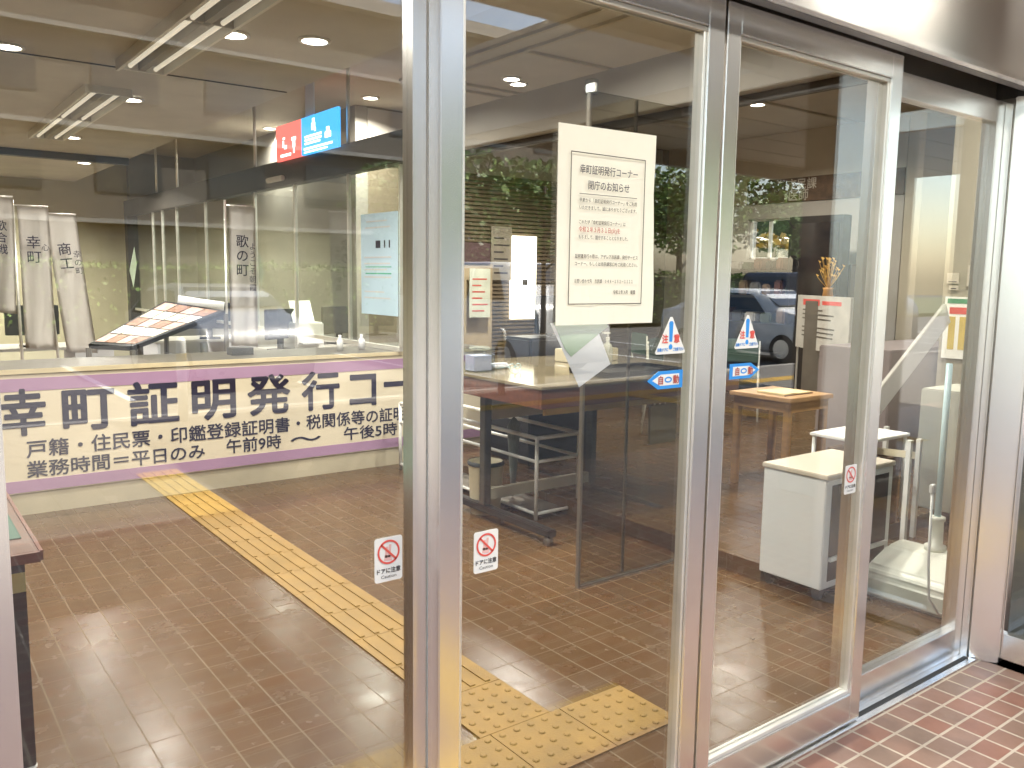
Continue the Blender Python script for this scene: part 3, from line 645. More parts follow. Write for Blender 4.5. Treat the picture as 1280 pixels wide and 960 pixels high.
bm = B(); lathe(bm, [(.015, .165), (.015, .185), (.005, .19), (.005, .21)], (4.03, 4.25, ZT), 12); box(bm, 3.985, 4.045, 4.24, 4.26, ZT+.21, ZT+.222); obj('pump', bm, WHITEM, t)
t = thing('document_tray', 'flat dark document tray with forms at the right end of the writing table', 'tray', (3.75, 3.8, ZT))
bm = B(); box(bm, 3.45, 4.1, 3.62, 3.98, ZT+.001, ZT+.012); obj('tray_base', bm, BLACKM, t, bevel=.003)
bm = B()
for b in ((3.45, 4.1, 3.62, 3.63), (3.45, 4.1, 3.97, 3.98), (3.45, 3.46, 3.63, 3.97), (4.09, 4.1, 3.63, 3.97)): box(bm, *b, ZT+.0125, ZT+.035)
obj('tray_rim', bm, BLACKM, t)
bm = B(); box(bm, 3.85, 4.3, 4.42, 4.6, ZT+.001, ZT+.09); setp(obj('cream_file_box', bm, BIN, bevel=.004), 'low cream file box at the back of the writing table', 'box')
# dark computer terminal
t = thing('computer_terminal', 'black computer terminal with printer standing behind the clear plastic box', 'computer', (4.3, 5.2, 0))
c0 = onY(678, 430, 5.2)
bm = B(); box(bm, c0.x-.28, c0.x+.35, 5.0, 5.5, .0, .78); obj('stand', bm, BLACKM, t, bevel=.006)
bm = B(); box(bm, c0.x-.24, c0.x+.30, 5.05, 5.4, .782, 1.06); obj('printer_body', bm, mat('dark_plastic', (.03, .03, .033), .35), t, bevel=.02)
bm = B(); box(bm, c0.x-.05, c0.x+.28, 5.2, 5.25, 1.08, 1.38); tube(bm, [(c0.x+.1, 5.24, 1.06), (c0.x+.1, 5.24, 1.1)], .03); obj('monitor', bm, mat('dark_screen', (.02, .02, .022), .2), t, bevel=.008)
# umbrella rack
t = thing('umbrella_rack', 'long low white tubular umbrella rack behind the writing table legs', 'rack', (3.4, 4.9, 0))
xa, xb, ya, yb = 3.27, 3.62, 4.06, 5.78
for x, y in ((xa, ya), (xb, ya), (xa, yb), (xb, yb)):
    bm = B(); tube(bm, [(x, y, 0), (x, y, .53)], .013); obj('leg', bm, WHITEM, t, smooth=True)
for z, r in ((.525, .013), (.375, .011), (.04, .011)):
    for p, q in (((xa, ya, z), (xa, yb, z)), ((xb, ya, z), (xb, yb, z)), ((xa, ya, z), (xb, ya, z)), ((xa, yb, z), (xb, yb, z))):
        bm = B(); tube(bm, [p, q], r); obj('rail', bm, WHITEM, t, smooth=True)
bm = B(); box(bm, xa+.01, xb-.01, ya+.01, yb-.01, .03, .036); obj('drip_tray', bm, GREYM, t)
t = thing('umbrella', 'folded grey green umbrella leaning in the white rack', 'umbrella', (3.42, 4.45, 0))
bm = B(); lathe(bm, [(.008, .08), (.02, .12), (.042, .42), (.05, .52), (.03, .56), (.012, .58)], (3.42, 4.5, 0), 12, 1, .8); obj('canopy', bm, mat('umbrella_cloth', (.24, .27, .25), .7, 0, .2, 20, stretch=(9, 9, 1)), t, smooth=True)
bm = B(); tube(bm, [(3.42, 4.5, .04), (3.42, 4.5, .7)], .006); tube(bm, [(3.42, 4.5, .7), (3.42, 4.5, .78), (3.44, 4.5, .81), (3.47, 4.5, .8), (3.48, 4.5, .77)], .01, 8); obj('handle', bm, BLACKM, t, smooth=True)
t = thing('waste_bin', 'round cream waste bin with dark rim under the writing table', 'bin', (3.12, 4.38, 0))
bm = B(); lathe(bm, [(.095, .0), (.098, .01), (.113, .325), (.118, .335), (.113, .34), (.10, .33), (.09, .02), (.001, .02)], (3.12, 4.40, 0), 28, cap=False); obj('bin_body', bm, BIN, t, smooth=True)
bm = B(); lathe(bm, [(.1195, .318), (.121, .335), (.112, .343)], (3.12, 4.40, 0), 28, cap=False); obj('rim', bm, DARK, t, smooth=True)
# inner smoked glass screen
t = thing('glass_screen', 'dark tinted frameless glass screen standing inside the doors', 'glass screen', (3.1, 3.02, 0))
bm = B(); box(bm, 2.715, 3.47, 3.015, 3.027, .012, 2.38); obj('pane', bm, SMOKE, t)
bm = B(); box(bm, 2.70, 2.714, 3.008, 3.034, .0, 2.39); box(bm, 3.02, 3.035, 3.03, 3.045, .012, 2.38); obj('edge_trim', bm, GREYM, t, bevel=.002)
bm = B(); box(bm, 2.714, 3.47, 3.008, 3.034, 0, .012); obj('base_channel', bm, GREYM, t)
# white cabinet
t = thing('cabinet', 'white steel cabinet on black castors behind the right door', 'cabinet', (3.75, 2.38, 0))
bm = B(); box(bm, 3.512, 4.10, 2.20, 2.55, .065, .60); obj('carcass', bm, mat('cabinet_paint', (.66, .67, .66), .35, 0, .05, 2), t, bevel=.004)
bm = B(); box(bm, 3.505, 4.11, 2.192, 2.558, .6015, .625); obj('top', bm, mat('cabinet_top', (.56, .50, .41), .3, 0, .08, 3), t, bevel=.004)
bm = B(); box(bm, 3.56, 4.06, 2.1985, 2.1995, .10, .57); obj('opening', bm, BLACKM, t)
bm = B(); box(bm, 3.56, 4.06, 2.185, 2.198, .20, .22); obj('shelf_edge', bm, WHITEM, t)
bm = B(); box(bm, 3.53, 4.08, 2.215, 2.535, .045, .064); obj('base', bm, BLACKM, t)
for x, y in ((3.55, 2.24), (4.05, 2.24), (3.55, 2.51), (4.05, 2.51)):
    bm = B(); tube(bm, [(x-.012, y, .023), (x+.012, y, .023)], .022, 12); box(bm, x-.02, x+.02, y-.02, y+.02, .03, .045); obj('castor', bm, DARK, t)
# flag stand with tank
t = thing('flag_stand', 'rounded off white water tank flag stand with pale blue pole behind the narrow panel', 'flag stand', (4.0, 1.95, 0))
bm = B()
bx = [(3.80, 0), (3.80, .11), (3.83, .15), (4.0, .215), (4.12, .225), (4.30, .17), (4.36, .10), (4.36, 0)]
prism(bm, [(x, 1.74, z+.002) for x, z in bx], (0, .42, 0)); obj('tank', bm, TANK, t, bevel=.018, smooth=False, seg=3)
bm = B(); lathe(bm, [(.05, .22), (.05, .245), (.032, .25), (.03, .37), (.036, .372), (.036, .39), (.015, .392)], (4.10, 1.96, 0), 18); obj('socket', bm, TANK, t, smooth=True)
bm = B(); tube(bm, [(4.10, 1.96, .38), (4.225, 2.02, 1.13)], .0155, 12); obj('pole', bm, POLEB, t, smooth=True)
bm = B(); lathe(bm, [(.04, .19), (.04, .225), (.03, .235)], (4.25, 1.84, 0), 16); obj('cap', bm, mat('tank_cap', (.6, .55, .4), .5), t, smooth=True)
t = thing('power_cord', 'thin white cord hanging in front of the water tank stand', 'cord', (3.7, 1.8, 0))
bm = B(); tube(bm, [(3.70, 1.80, .60), (3.69, 1.79, .30), (3.70, 1.78, .12), (3.74, 1.75, .05), (3.84, 1.70, .012), (4.1, 1.68, .01)], .006, 8); obj('cable', bm, WHITEM, t, smooth=True)
bm = B(); box(bm, 3.685, 3.715, 1.79, 1.81, .60, .64); obj('plug', bm, WHITEM, t, bevel=.004)

# left table with green mat
t = thing('work_table', 'table with green desk mat and dark wood edge at the far left', 'table', (-.4, 3.1, 0))
bm = B(); box(bm, -1.2, .335, 2.65, 3.7, .715, .738); obj('table_top', bm, WOODD, t, bevel=.003)
bm = B(); box(bm, -1.2, .336, 2.635, 2.6495, .71, .7385); box(bm, .3355, .345, 2.6495, 3.7, .71, .7385); obj('edge_strip', bm, WOODR, t)
bm = B(); box(bm, -1.15, .31, 2.80, 3.66, .7385, .742); obj('desk_mat', bm, GREENM, t)
for x, y in ((.295, 2.84), (.295, 3.6), (-1.1, 2.84), (-1.1, 3.6)):
    bm = B(); box(bm, x-.022, x+.022, y-.022, y+.022, .012, .714); l_ = obj('leg', bm, BLACKM, t, bevel=.003)
    bm = B(); lathe(bm, [(.026, 0), (.026, .008), (.015, .012)], (x, y, 0), 14); obj('foot_pad', bm, WHITEM, l_, smooth=True)
bm = B(); box(bm, .2735, .3165, 2.8165, 2.8175, .57, .63); obj('tag', bm, mat('yellow_tag', (.7, .6, .25), .6), t)

# ================================================================== RAISED AREA ON THE RIGHT
F2 = .092
def wood_table(x0, x1, y0, y1, h, label, m, lw=.045):
    t = thing('wooden_table', label, 'table', ((x0+x1)/2, (y0+y1)/2, F2))
    bm = B(); box(bm, x0, x1, y0, y1, h-.03, h); obj('table_top', bm, m, t, bevel=.004)
    bm = B(); box(bm, x0+.05, x1-.05, y0+.02, y0+.045, h-.10, h-.0305); box(bm, x0+.02, x0+.045, y0+.05, y1-.05, h-.10, h-.0305); box(bm, x1-.045, x1-.02, y0+.05, y1-.05, h-.10, h-.0305); obj('apron', bm, m, t)
    for x in (x0+.045, x1-.045):
        for y in (y0+.045, y1-.045):
            bm = B(); box(bm, x-lw/2, x+lw/2, y-lw/2, y+lw/2, F2, h-.0305); obj('leg', bm, m, t, bevel=.004)
    return t
k = onZ(988, 499, .75)
wood_table(k.x, k.x+.50, k.y, k.y+.50, .75, 'light brown wooden table seen through the right door', WOODL)
t = thing('open_book', 'open book lying on the light brown wooden table', 'book', (k.x+.3, k.y+.3, .75))
bm = B(); box(bm, k.x+.08, k.x+.23, k.y+.1, k.y+.33, .7505, .765); box(bm, k.x+.235, k.x+.39, k.y+.1, k.y+.33, .7505, .762); obj('pages', bm, mat('book_pages', (.6, .5, .28), .7), t, bevel=.003)
bm = B(); box(bm, k.x+.075, k.x+.395, k.y+.095, k.y+.0995, .7505, .756); obj('cover_edge', bm, WOODR, t)
def chair(x, y, rz, label):
    t = thing('stacking_chair', label, 'chair', (0, 0, 0), 'chairs with thin white legs')
    bm = B(); box(bm, -.21, .21, -.2, .2, .43, .46); obj('seat', bm, mat('chair_seat', (.06, .11, .09), .6), t, bevel=.012)
    bm = B(); box(bm, -.2, .2, .19, .215, .60, .84); obj('backrest', bm, mat('chair_back', (.06, .11, .09), .6), t, bevel=.012)
    for sx in (-1, 1):
        for sy, top in ((-1, .43), (1, .82)):
            bm = B(); tube(bm, [(sx*.21, sy*.24, 0), (sx*.195, sy*.19, .42), (sx*.195, sy*.205, top)], .009, 8); obj('leg', bm, WHITEM, t, smooth=True)
    t.location = (x, y, F2); t.rotation_euler.z = rz
    return t
ch = chair(5.95, 5.35, .4, 'white legged chair left of the wooden table front leg')
for x, y, rz, lab in ((6.35, 5.75, .5, 'white legged chair directly behind the wooden table'), (7.2, 5.6, 2.2, 'white legged chair right behind the wooden table'), (6.9, 6.5, 1.2, 'furthest white legged chair behind the wooden table')):
    c = copy_tree(ch); c.location = (x, y, F2); c.rotation_euler.z = rz; c['label'] = lab
# small white side table
t = thing('side_table', 'small white table with thin legs behind the cabinet', 'table', (4.95, 3.0, F2))
a = onZ(1012, 540, .62)
bm = B(); box(bm, a.x, a.x+.50, a.y-.36, a.y, .60, .62); obj('table_top', bm, WHITE, t, bevel=.004)
for x in (a.x+.02, a.x+.48):
    for y in (a.y-.34, a.y-.02):
        bm = B(); tube(bm, [(x, y, F2), (x, y, .6)], .011, 8); obj('leg', bm, WHITEM, t, smooth=True)
bm = B(); box(bm, a.x+.03, a.x+.47, a.y-.33, a.y-.03, .33, .345); obj('shelf', bm, GREYM, t)
bm = B(); box(bm, a.x+.1, a.x+.40, a.y-.28, a.y-.06, .346, .43); setp(obj('paper_tray', bm, WHITE, bevel=.006), 'white tray on the shelf of the small white table', 'tray')
# long bench frame behind the tank
t = thing('white_trolley', 'white framed trolley with striped side panel behind the water tank stand', 'trolley', (4.6, 2.4, F2))
q1, q2 = onY(1072, 640, 2.75), onY(1131, 640, 2.35)
for q, zt in ((q1, .60), (q2, .66), (q1+Vector((.45, .1, 0)), .6), (q2+Vector((.4, .15, 0)), .6)):
    bm = B(); box(bm, q.x-.013, q.x+.013, q.y-.013, q.y+.013, F2 if q.y > 2.55 else 0, zt); obj('post', bm, WHITEM, t)
bm = B(); prism(bm, [(q1.x, q1.y-.014, .50), (q2.x, q2.y-.014, .56), (q2.x, q2.y-.014, .60), (q1.x, q1.y-.014, .54)], (0, -.02, 0)); obj('rail', bm, BIN, t)
qa, qb = q1.lerp(q2, .12), q1.lerp(q2, .42)
bm = B(); prism(bm, [(qa.x, qa.y, .10), (qb.x, qb.y, .10), (qb.x, qb.y, .51), (qa.x, qa.y, .50)], (0, .012, 0)); obj('side_panel', bm, WHITE, t)
for i in range(7):
    bm = B(); qc = qa.lerp(qb, .5); prism(bm, [(qa.x+.01, qa.y-.004, .16+i*.045), (qc.x, qc.y-.004, .165+i*.045), (qc.x, qc.y-.004, .182+i*.045), (qa.x+.01, qa.y-.004, .175+i*.045)], (0, .003, 0)); obj('stripe', bm, GREYM, t)
bm = B(); box(bm, qb.x+.04, q2.x+.3, 2.56, 2.95, F2+.002, .50); obj('crate', bm, mat('crate_brown', (.13, .08, .045), .7, 0, .5, 30, .5, 60), t)
# grey box pile, lecterns at right
bm = B(); box(bm, 6.0, 7.4, 3.3, 3.9, F2, 1.02); g_ = setp(obj('low_cabinet', bm, mat('grey_cabinet', (.24, .20, .19), .5, 0, .08, 3), bevel=.008), 'grey brown low cabinet beyond the leaning board', 'cabinet')
bm = B(); box(bm, 5.3, 5.75, 2.35, 2.7, F2, .86); g_ = setp(obj('grey_box', bm, mat('grey_green_box', (.36, .36, .30), .5, 0, .08, 3), bevel=.008), 'pale grey green box beside the right jamb', 'box')
# leaning board
t = thing('leaning_board', 'long grey board leaning diagonally behind the narrow fixed panel', 'board', (5.6, 3.0, 0))
A1, A2 = onY(1186, 392, 3.0), onY(1066, 548, 3.0)
bm = B(); d = (A2-A1).normalized(); nn = Vector((-d.z, 0, d.x))*.075
prism(bm, [A1+nn, A1-nn, A2-nn, A2+nn], (0, .02, 0)); obj('face', bm, mat('grey_lavender', (.60, .58, .57), .5, 0, .08, 4), t, bevel=.003)
nn2 = nn*.12
bm = B(); prism(bm, [A1-nn*1.02, A1-nn*1.02-nn2, A2-nn*1.02-nn2, A2-nn*1.02], (0, .025, 0)); obj('edge_trim', bm, ALU, t)
bm = B()
for f_ in (.25, .62): 
    q = A1.lerp(A2, f_); lathe(bm, [(.02, 0), (.02, .001)], (0, 0, 0), 10)
    for v in bm.verts[-20:] if False else []: pass
bm.free()

# right hand wall with window, shelves, posters
WX = 9.5
t = thing('window_wall', 'wall with brown brick band and garden window seen high in the right door', 'wall', (WX, 5, 0))
wy0, wy1, wz0, wz1 = 6.30, 7.36, 1.80, 2.33
bm = B(); box(bm, WX, WX+.2, 5.2, 8.83, F2, wz0); box(bm, WX, WX+.2, 5.2, 8.83, wz1, 2.52); box(bm, WX, WX+.2, 5.2, wy0, wz0, wz1); box(bm, WX, WX+.2, wy1, 8.83, wz0, wz1); obj('wall_face', bm, BEAM_L, t)
bm = B(); box(bm, WX-.02, WX-.001, 5.2, 7.38, 2.522, 2.82); obj('brick_band', bm, BROWNB, t)
bm = B(); box(bm, WX, WX+.2, 5.2, 8.83, 2.5215, 3.4); obj('upper_wall', bm, BEIGE, t)
text('lettering', '市民課', .15, (WX-.024, 6.75, 2.68), mat('letter_tan', (.55, .5, .42), .6), t, right=(0, -1, 0), width=.42, bold=.01)
text('lettering', '医師', .15, (WX-.024, 6.72, 2.545), mat('letter_tan', (.55, .5, .42), .6), t, right=(0, -1, 0), width=.28, bold=.01)
w_ = None
bm = B()
for y in (wy0+.02, 6.534, 7.042, wy1-.02): box(bm, WX+.06, WX+.1, y-.018, y+.018, wz0, wz1)
box(bm, WX+.06, WX+.1, wy0, wy1, wz0+.001, wz0+.025); box(bm, WX+.06, WX+.1, wy0, wy1, wz1-.025, wz1-.001); w_ = obj('window_frame', bm, WHITEM, t)
bm = B(); box(bm, WX+.078, WX+.084, wy0+.03, wy1-.03, wz0+.02, wz1-.02); obj('pane', bm, CLEAR, w_)
wall('end_wall', 'beige wall panel filling the middle of the narrow fixed glass panel', mat('dull_beige', (.33, .295, .215), .6, 0, .06, 2), (6.6, 6.75, .95, 3.25, F2, 3.4))
wall('cross_wall', 'beige wall end at the far right of the lobby', BEIGE, (9.5, 12.9, 5.0, 5.19, F2, 3.4))
wall('east_wall', 'outer wall hidden beyond the right hand room', BEIGE, (12.9, 13.05, .95, 5.19, 0, 3.5))
# posters on the end wall
def xposter(name, label, x, y0, y1, z0, z1, m, deco=None, cat='poster', grp=None):
    t = thing(name, label, cat, (x, (y0+y1)/2, z0), grp)
    bm = B(); box(bm, x, x+.006, y0, y1, z0, z1); obj('sheet', bm, m, t)
    return t
t = xposter('wall_poster', 'yellow and red striped poster low on the beige wall panel', 6.585, 2.93, 3.22, .95, 1.42, PAPER)
bm = B()
for i, mcol in enumerate(range(3)): box(bm, 6.583, 6.5845, 2.97+i*.08, 3.02+i*.08, 1.02, 1.27)
obj('yellow_block', bm, mat('poster_yellow', (.65, .48, .12), .6), t)
bm = B(); box(bm, 6.583, 6.5845, 2.96, 3.18, 1.29, 1.34); obj('red_heading', bm, RED, t)
bm = B(); box(bm, 6.583, 6.5845, 2.95, 3.2, 1.37, 1.405); obj('green_heading', bm, mat('poster_green', (.08, .3, .14), .6), t)
for i, (y0, y1, z0, z1) in enumerate(((3.13, 3.22, 1.52, 1.60), (3.13, 3.2, 1.47, 1.505), (3.0, 3.07, 1.5, 1.66))):
    t = xposter('small_notice', ['small square notice above the striped poster', 'tiny strip notice just above the striped poster', 'tall narrow notice on the beige wall panel'][i], 6.585, y0, y1, z0, z1, mat('notice_beige', (.55, .49, .38), .6), cat='notice')
    bm = B(); box(bm, 6.5835, 6.5845, y0+.015, y1-.015, z0+.01, z0+.016); obj('print_line', bm, TEXTG, t)
# dark shelf rack
t = thing('shelf_rack', 'black shelf rack filled with bags and small goods under the garden window', 'shelf', (WX-.3, 6.6, F2))
bm = B(); 
for z in (F2+.02, .55, .95, 1.30, 1.62): box(bm, WX-.45, WX-.03, 5.55, 7.6, z, z+.03)
obj('shelf_board', bm, BLACKM, t)
bm = B(); box(bm, WX-.03, WX-.01, 5.55, 7.6, F2, 1.72); obj('back_panel', bm, BLACKM, t)
for y in (5.54, 6.28, 7.61):
    bm = B(); box(bm, WX-.45, WX-.03, y-.012, y+.012, F2, 1.72); obj('upright', bm, GREYM, t)
gm = [mat('goods_%s' % n, c, .6, 0, .3, 20) for n, c in (('rust', (.10, .04, .025)), ('grey', (.12, .12, .115)), ('tan', (.16, .11, .07)), ('green', (.04, .06, .035)), ('pale', (.3, .28, .25)), ('dark', (.02, .02, .022)))]
kinds = ['dark rust', 'grey', 'tan', 'dark green', 'pale', 'black']
idx = 0
words = ['first', 'second', 'third', 'fourth', 'fifth', 'sixth', 'seventh', 'eighth', 'ninth']
for sh, z in (('top', 1.651), ('middle', 1.331), ('lower', .981)):
    y = 7.5; i = 0
    while y > 5.75 and i < 9:
        wd = random.uniform(.10, .2); hh = random.uniform(.10, .2); kk = random.randrange(6)
        bm = B(); 
        box(bm, WX-.36, WX-.12, y-wd+.004, y-.004, z, z+hh)
        setp(obj('goods_bag', bm, gm[kk], bevel=.02), '%s bag of goods, %s from the left on the %s rack shelf' % (kinds[kk], words[i], sh), 'bag', 'goods on the black rack')
        y -= wd+random.uniform(.01, .07); i += 1
# black vending style unit and boards
t = thing('black_cabinet', 'tall black cabinet with glass front right of the garden window', 'cabinet', (WX-.3, 5.9, F2))
bm = B(); box(bm, WX-.62, WX-.46, 5.55, 6.27, F2, 2.28); obj('carcass', bm, BLACKM, t, bevel=.006)
bm = B(); box(bm, WX-.628, WX-.621, 5.6, 6.22, 1.0, 2.2); obj('glass_front', bm, mat('black_glass', (.012, .012, .014), .08, spec=.7), t)
t = thing('potted_flowers', 'small vase of yellow dried flowers in front of the black cabinet', 'flowers', (8.6, 5.55, 1.3))
bm = B(); box(bm, 8.45, 8.75, 5.35, 5.7, F2, 1.30); obj('stand', bm, GREYM, t, bevel=.006)
bm = B(); lathe(bm, [(.04, .0), (.06, .05), (.05, .12), (.06, .15)], (8.6, 5.52, 1.301), 14); obj('vase', bm, mat('vase_clay', (.45, .22, .06), .5), t, smooth=True)
bm = B()
for i in range(40):
    a = random.uniform(0, 6.28); rr = random.uniform(0, .16); h = random.uniform(.1, .34); p = Vector((8.6+rr*math.cos(a), 5.52+rr*math.sin(a), 1.42+h))
    tube(bm, [(8.6, 5.52, 1.43), p], .003, 4); 
    for q in range(3): prism(bm, [p, p+Vector((.03, .01*q, .02)), p+Vector((.0, .02, .035))], (.002, .002, 0))
obj('blossom', bm, mat('dry_yellow', (.6, .35, .07), .7, 0, .4, 30), t)
def stand_board(label, pa, pb, z0, z1, m, heading):
    t = thing('notice_board', label, 'notice board', (pa[0], pa[1], F2), 'white standing notice boards')
    a, b = Vector((*pa, 0)), Vector((*pb, 0)); d = (b-a).normalized(); n = Vector((-d.y, d.x, 0))
    P = [a+Vector((0, 0, z0)), b+Vector((0, 0, z0)), b+Vector((0, 0, z1)), a+Vector((0, 0, z1))]
    bm = B(); prism(bm, P, n*.02); obj('panel', bm, m, t)
    fr = lambda u0, u1, v0, v1: [a+d*(u0*(b-a).length)+Vector((0, 0, z0+(z1-z0)*v0))-n*.001, a+d*(u1*(b-a).length)+Vector((0, 0, z0+(z1-z0)*v0))-n*.001, a+d*(u1*(b-a).length)+Vector((0, 0, z0+(z1-z0)*v1))-n*.001, a+d*(u0*(b-a).length)+Vector((0, 0, z0+(z1-z0)*v1))-n*.001]
    bm = B(); prism(bm, fr(.12, .45, .82, .93), n*-.001); prism(bm, fr(.5, .85, .84, .91), n*-.001); obj('heading', bm, heading, t)
    bm = B()
    for v in (.72, .64, .56, .40, .32, .24): prism(bm, fr(.12, random.uniform(.5, .88), v, v+.025), n*-.001)
    obj('print_line', bm, GREYM, t)
    for q in (a, b):
        bm = B(); tube(bm, [q+Vector((0, 0, F2))+n*.03, q+Vector((0, 0, z1))+n*.03], .012, 8); obj('leg', bm, ALU, t)
    return t
p1, p2 = onY(996, 400, 6.0), onY(1062, 400, 4.9)
stand_board('white standing notice board with red heading behind the wooden table', (p1.x, p1.y), (p2.x, p2.y), .75, 1.36, mat('board_white', (.55, .52, .46), .5), RED)

# slatted wall objects
t = thing('lit_panel', 'glowing cream panel with small dark square on the slatted wall', 'lit panel', (6.6, 8.75, 1.0))
q0, q1 = onY(640, 399, 8.76), onY(671, 296, 8.76)
bm = B(); box(bm, q0.x, q1.x, 8.76, 8.82, q0.z, q1.z); obj('glow_face', bm, LITPANEL, t)
bm = B(); box(bm, q0.x+.16, q0.x+.24, 8.752, 8.759, q0.z+.43, q0.z+.51); obj('dark_square', bm, GREYM, t)
def yposter(name, label, px, Y, m, deco=True):
    a, b = onY(px[0], px[3], Y), onY(px[2], px[1], Y)
    t = thing(name, label, 'poster', (a.x, Y, a.z))
    bm = B(); box(bm, a.x, b.x, Y, Y+.01, a.z, b.z); obj('sheet', bm, m, t)
    if deco:
        bm = B(); h = b.z-a.z; w_ = b.x-a.x
        for i in range(6): box(bm, a.x+w_*.12, a.x+w_*random.uniform(.55, .9), Y-.0015, Y-.0003, a.z+h*(.12+.13*i), a.z+h*(.15+.13*i))
        obj('print_line', bm, TEXTG if deco is True else deco, t)
    return t
yposter('wall_poster', 'framed pastel poster low behind the plastic box', (587, 336, 613, 397), 8.0, mat('pastel_poster', (.50, .52, .42), .6, 0, .2, 4), TEXTR)
bm = B(); a, b = onY(575, 398, 8.1), onY(616, 330, 8.1); box(bm, a.x, b.x, 8.1, 8.2, F2, b.z); setp(obj('poster_stand', bm, mat('stand_tan', (.34, .27, .17), .6), bevel=.006), 'tan upright stand holding the pastel poster', 'stand')
bm = B(); a, b = onY(574, 330, 8.1), onY(612, 304, 8.1); box(bm, a.x, b.x, 8.08, 8.4, a.z+.005, b.z); setp(obj('brown_case', bm, mat('purple_brown', (.07, .04, .04), .5), bevel=.008), 'dark brown case on top of the tan poster stand', 'case')
yposter('wall_poster', 'grey printed poster half hidden beside the lit panel', (614, 284, 640, 350), 8.78, mat('grey_poster', (.34, .30, .23), .6))
bm = B(); a, b = onY(676, 402, 7.6), onY(700, 352, 7.6); 
# hedge-like plant inside beside lit panel
def leaves(bm, c, rad, n, size, squash=(1, 1, 1)):
    for _ in range(n):
        while True:
            v = Vector((random.uniform(-1, 1), random.uniform(-1, 1), random.uniform(-1, 1)))
            if v.length < 1: break
        v = v.normalized()*v.length**.55
        p = Vector(c)+Vector((v.x*rad*squash[0], v.y*rad*squash[1], v.z*rad*squash[2]))
        d = Vector((random.gauss(0, 1), random.gauss(0, 1), random.gauss(0, .7)+.3)).normalized(); s = d.cross(Vector((random.gauss(0, 1), random.gauss(0, 1), random.gauss(0, 1)))).normalized()
        L = size*random.uniform(.6, 1.3); W = L*.38
        vs = [bm.verts.new(p), bm.verts.new(p+d*L*.5+s*W), bm.verts.new(p+d*L), bm.verts.new(p+d*L*.5-s*W)]
        bm.faces.new(vs)
bm.free()
LEAF = leaf_mat('leaf_green', (.09, .16, .035)); LEAF_Y = leaf_mat('leaf_gold', (.30, .19, .03)); LEAF_D = leaf_mat('leaf_dark', (.035, .075, .02)); LEAF_L = leaf_mat('leaf_light', (.15, .24, .045))

# ================================================================== OFFICE BEHIND THE COUNTER
def nobori(px_top, px_bot, Y, w, label, words, tilt=0, grp='white banner flags with brush lettering'):
    a = onY(*px_top, Y); b = onY(*px_bot, Y)
    t = thing('banner_flag', label, 'flag', (b.x, Y, 0), grp)
    d = (b-a); Hh = d.length; dn = d.normalized()
    bm = B(); nx, nz = 8, 20; G = []
    for j in range(nz+1):
        row = []
        for i in range(nx+1):
            u, v = i/nx, j/nz
            p = a + d*v + Vector((u*w, 0, 0)); p.y += .03*math.sin(u*7+v*3+a.x*5)*(.3+v); p.z -= .02*u*v
            row.append(bm.verts.new(p))
        G.append(row)
    for j in range(nz):
        for i in range(nx): bm.faces.new((G[j][i], G[j][i+1], G[j+1][i+1], G[j+1][i]))
    bmesh.ops.solidify(bm, geom=list(bm.faces), thickness=.002)
    obj('cloth', bm, CLOTH, t, smooth=True)
    bm = B(); tube(bm, [(b.x-.03, Y+.02, .02), (a.x-.03, Y+.02, a.z+.06)], .012, 8); tube(bm, [(a.x-.03, Y+.02, a.z+.012), (a.x+w, Y+.02, a.z+.012)], .008, 8); obj('pole', bm, ALU, t, smooth=True)
    bm = B(); lathe(bm, [(.2, 0), (.2, .05), (.1, .09), (.03, .1)], (b.x-.03, Y+.02, 0), 16); obj('base', bm, GREYM, t)
    up = Vector((-dn.x, 0, -dn.z)); rt = Vector((up.z, 0, -up.x))
    text('lettering', words[0], Hh*.095, a+dn*(Hh*.28)+Vector((w*.42, -.05, 0)), INK, t, right=rt, up=up, vertical=True, bold=.01, align='C')
    if len(words) > 1: text('lettering', words[1], Hh*.055, a+dn*(Hh*.30)+Vector((w*.8, -.05, 0)), INK, t, right=rt, up=up, vertical=True, align='C')
    return t
nobori((286, 258), (288, 432), 8.0, .255, 'upright white banner flag with black brush lettering in the glass partition', ['歌の町', 'ようこそ朝霞'])
nobori((21, 258), (33, 436), 8.5, .24, 'bright hanging white flag at the left', ['幸町', '心']) 
nobori((56, 268), (84, 440), 8.6, .25, 'tilted white flag crossing behind the hanging flag at the left', ['商工', '幸の町'])
nobori((-14, 246), (-8, 390), 8.2, .17, 'partly cut off white flag at the left edge of the photograph', ['歌合戦'])
# slanted display case
t = thing('display_board', 'slanted display board with brown and white pictures behind the counter', 'display board', (1.7, 6.8, 1))
P = [onY(110, 430, 6.75), onY(165, 433, 6.6), onY(282, 388, 6.95), onY(206, 376, 7.25)]
nrm = (P[1]-P[0]).cross(P[3]-P[0]).normalized()
bm = B(); prism(bm, P, nrm*-.04); obj('board', bm, BLACKM, t, bevel=.004)
def bil(u, v): return (P[0]*(1-u)+P[1]*u)*(1-v) + (P[3]*(1-u)+P[2]*u)*v
dm = [mat('print_pink', (.5, .32, .26), .5, 0, .3, 20), mat('print_cream', (.62, .54, .40), .5, 0, .2, 20), mat('print_brown', (.25, .13, .08), .5, 0, .4, 25), mat('print_white', (.7, .68, .64), .5, 0, .1, 20)]
for i in range(4):
    for j in range(5):
        u0, u1, v0, v1 = .06+i*.225, .06+i*.225+.2, .05+j*.185, .05+j*.185+.165
        bm = B(); prism(bm, [bil(u0, v0)+nrm*.002, bil(u1, v0)+nrm*.002, bil(u1, v1)+nrm*.002, bil(u0, v1)+nrm*.002], nrm*.002); obj('picture', bm, dm[(i*2+j*3) % 4], t)
bm = B(); 
for q in P: tube(bm, [q-nrm*.03, Vector((q.x, q.y, .0))], .02, 8)
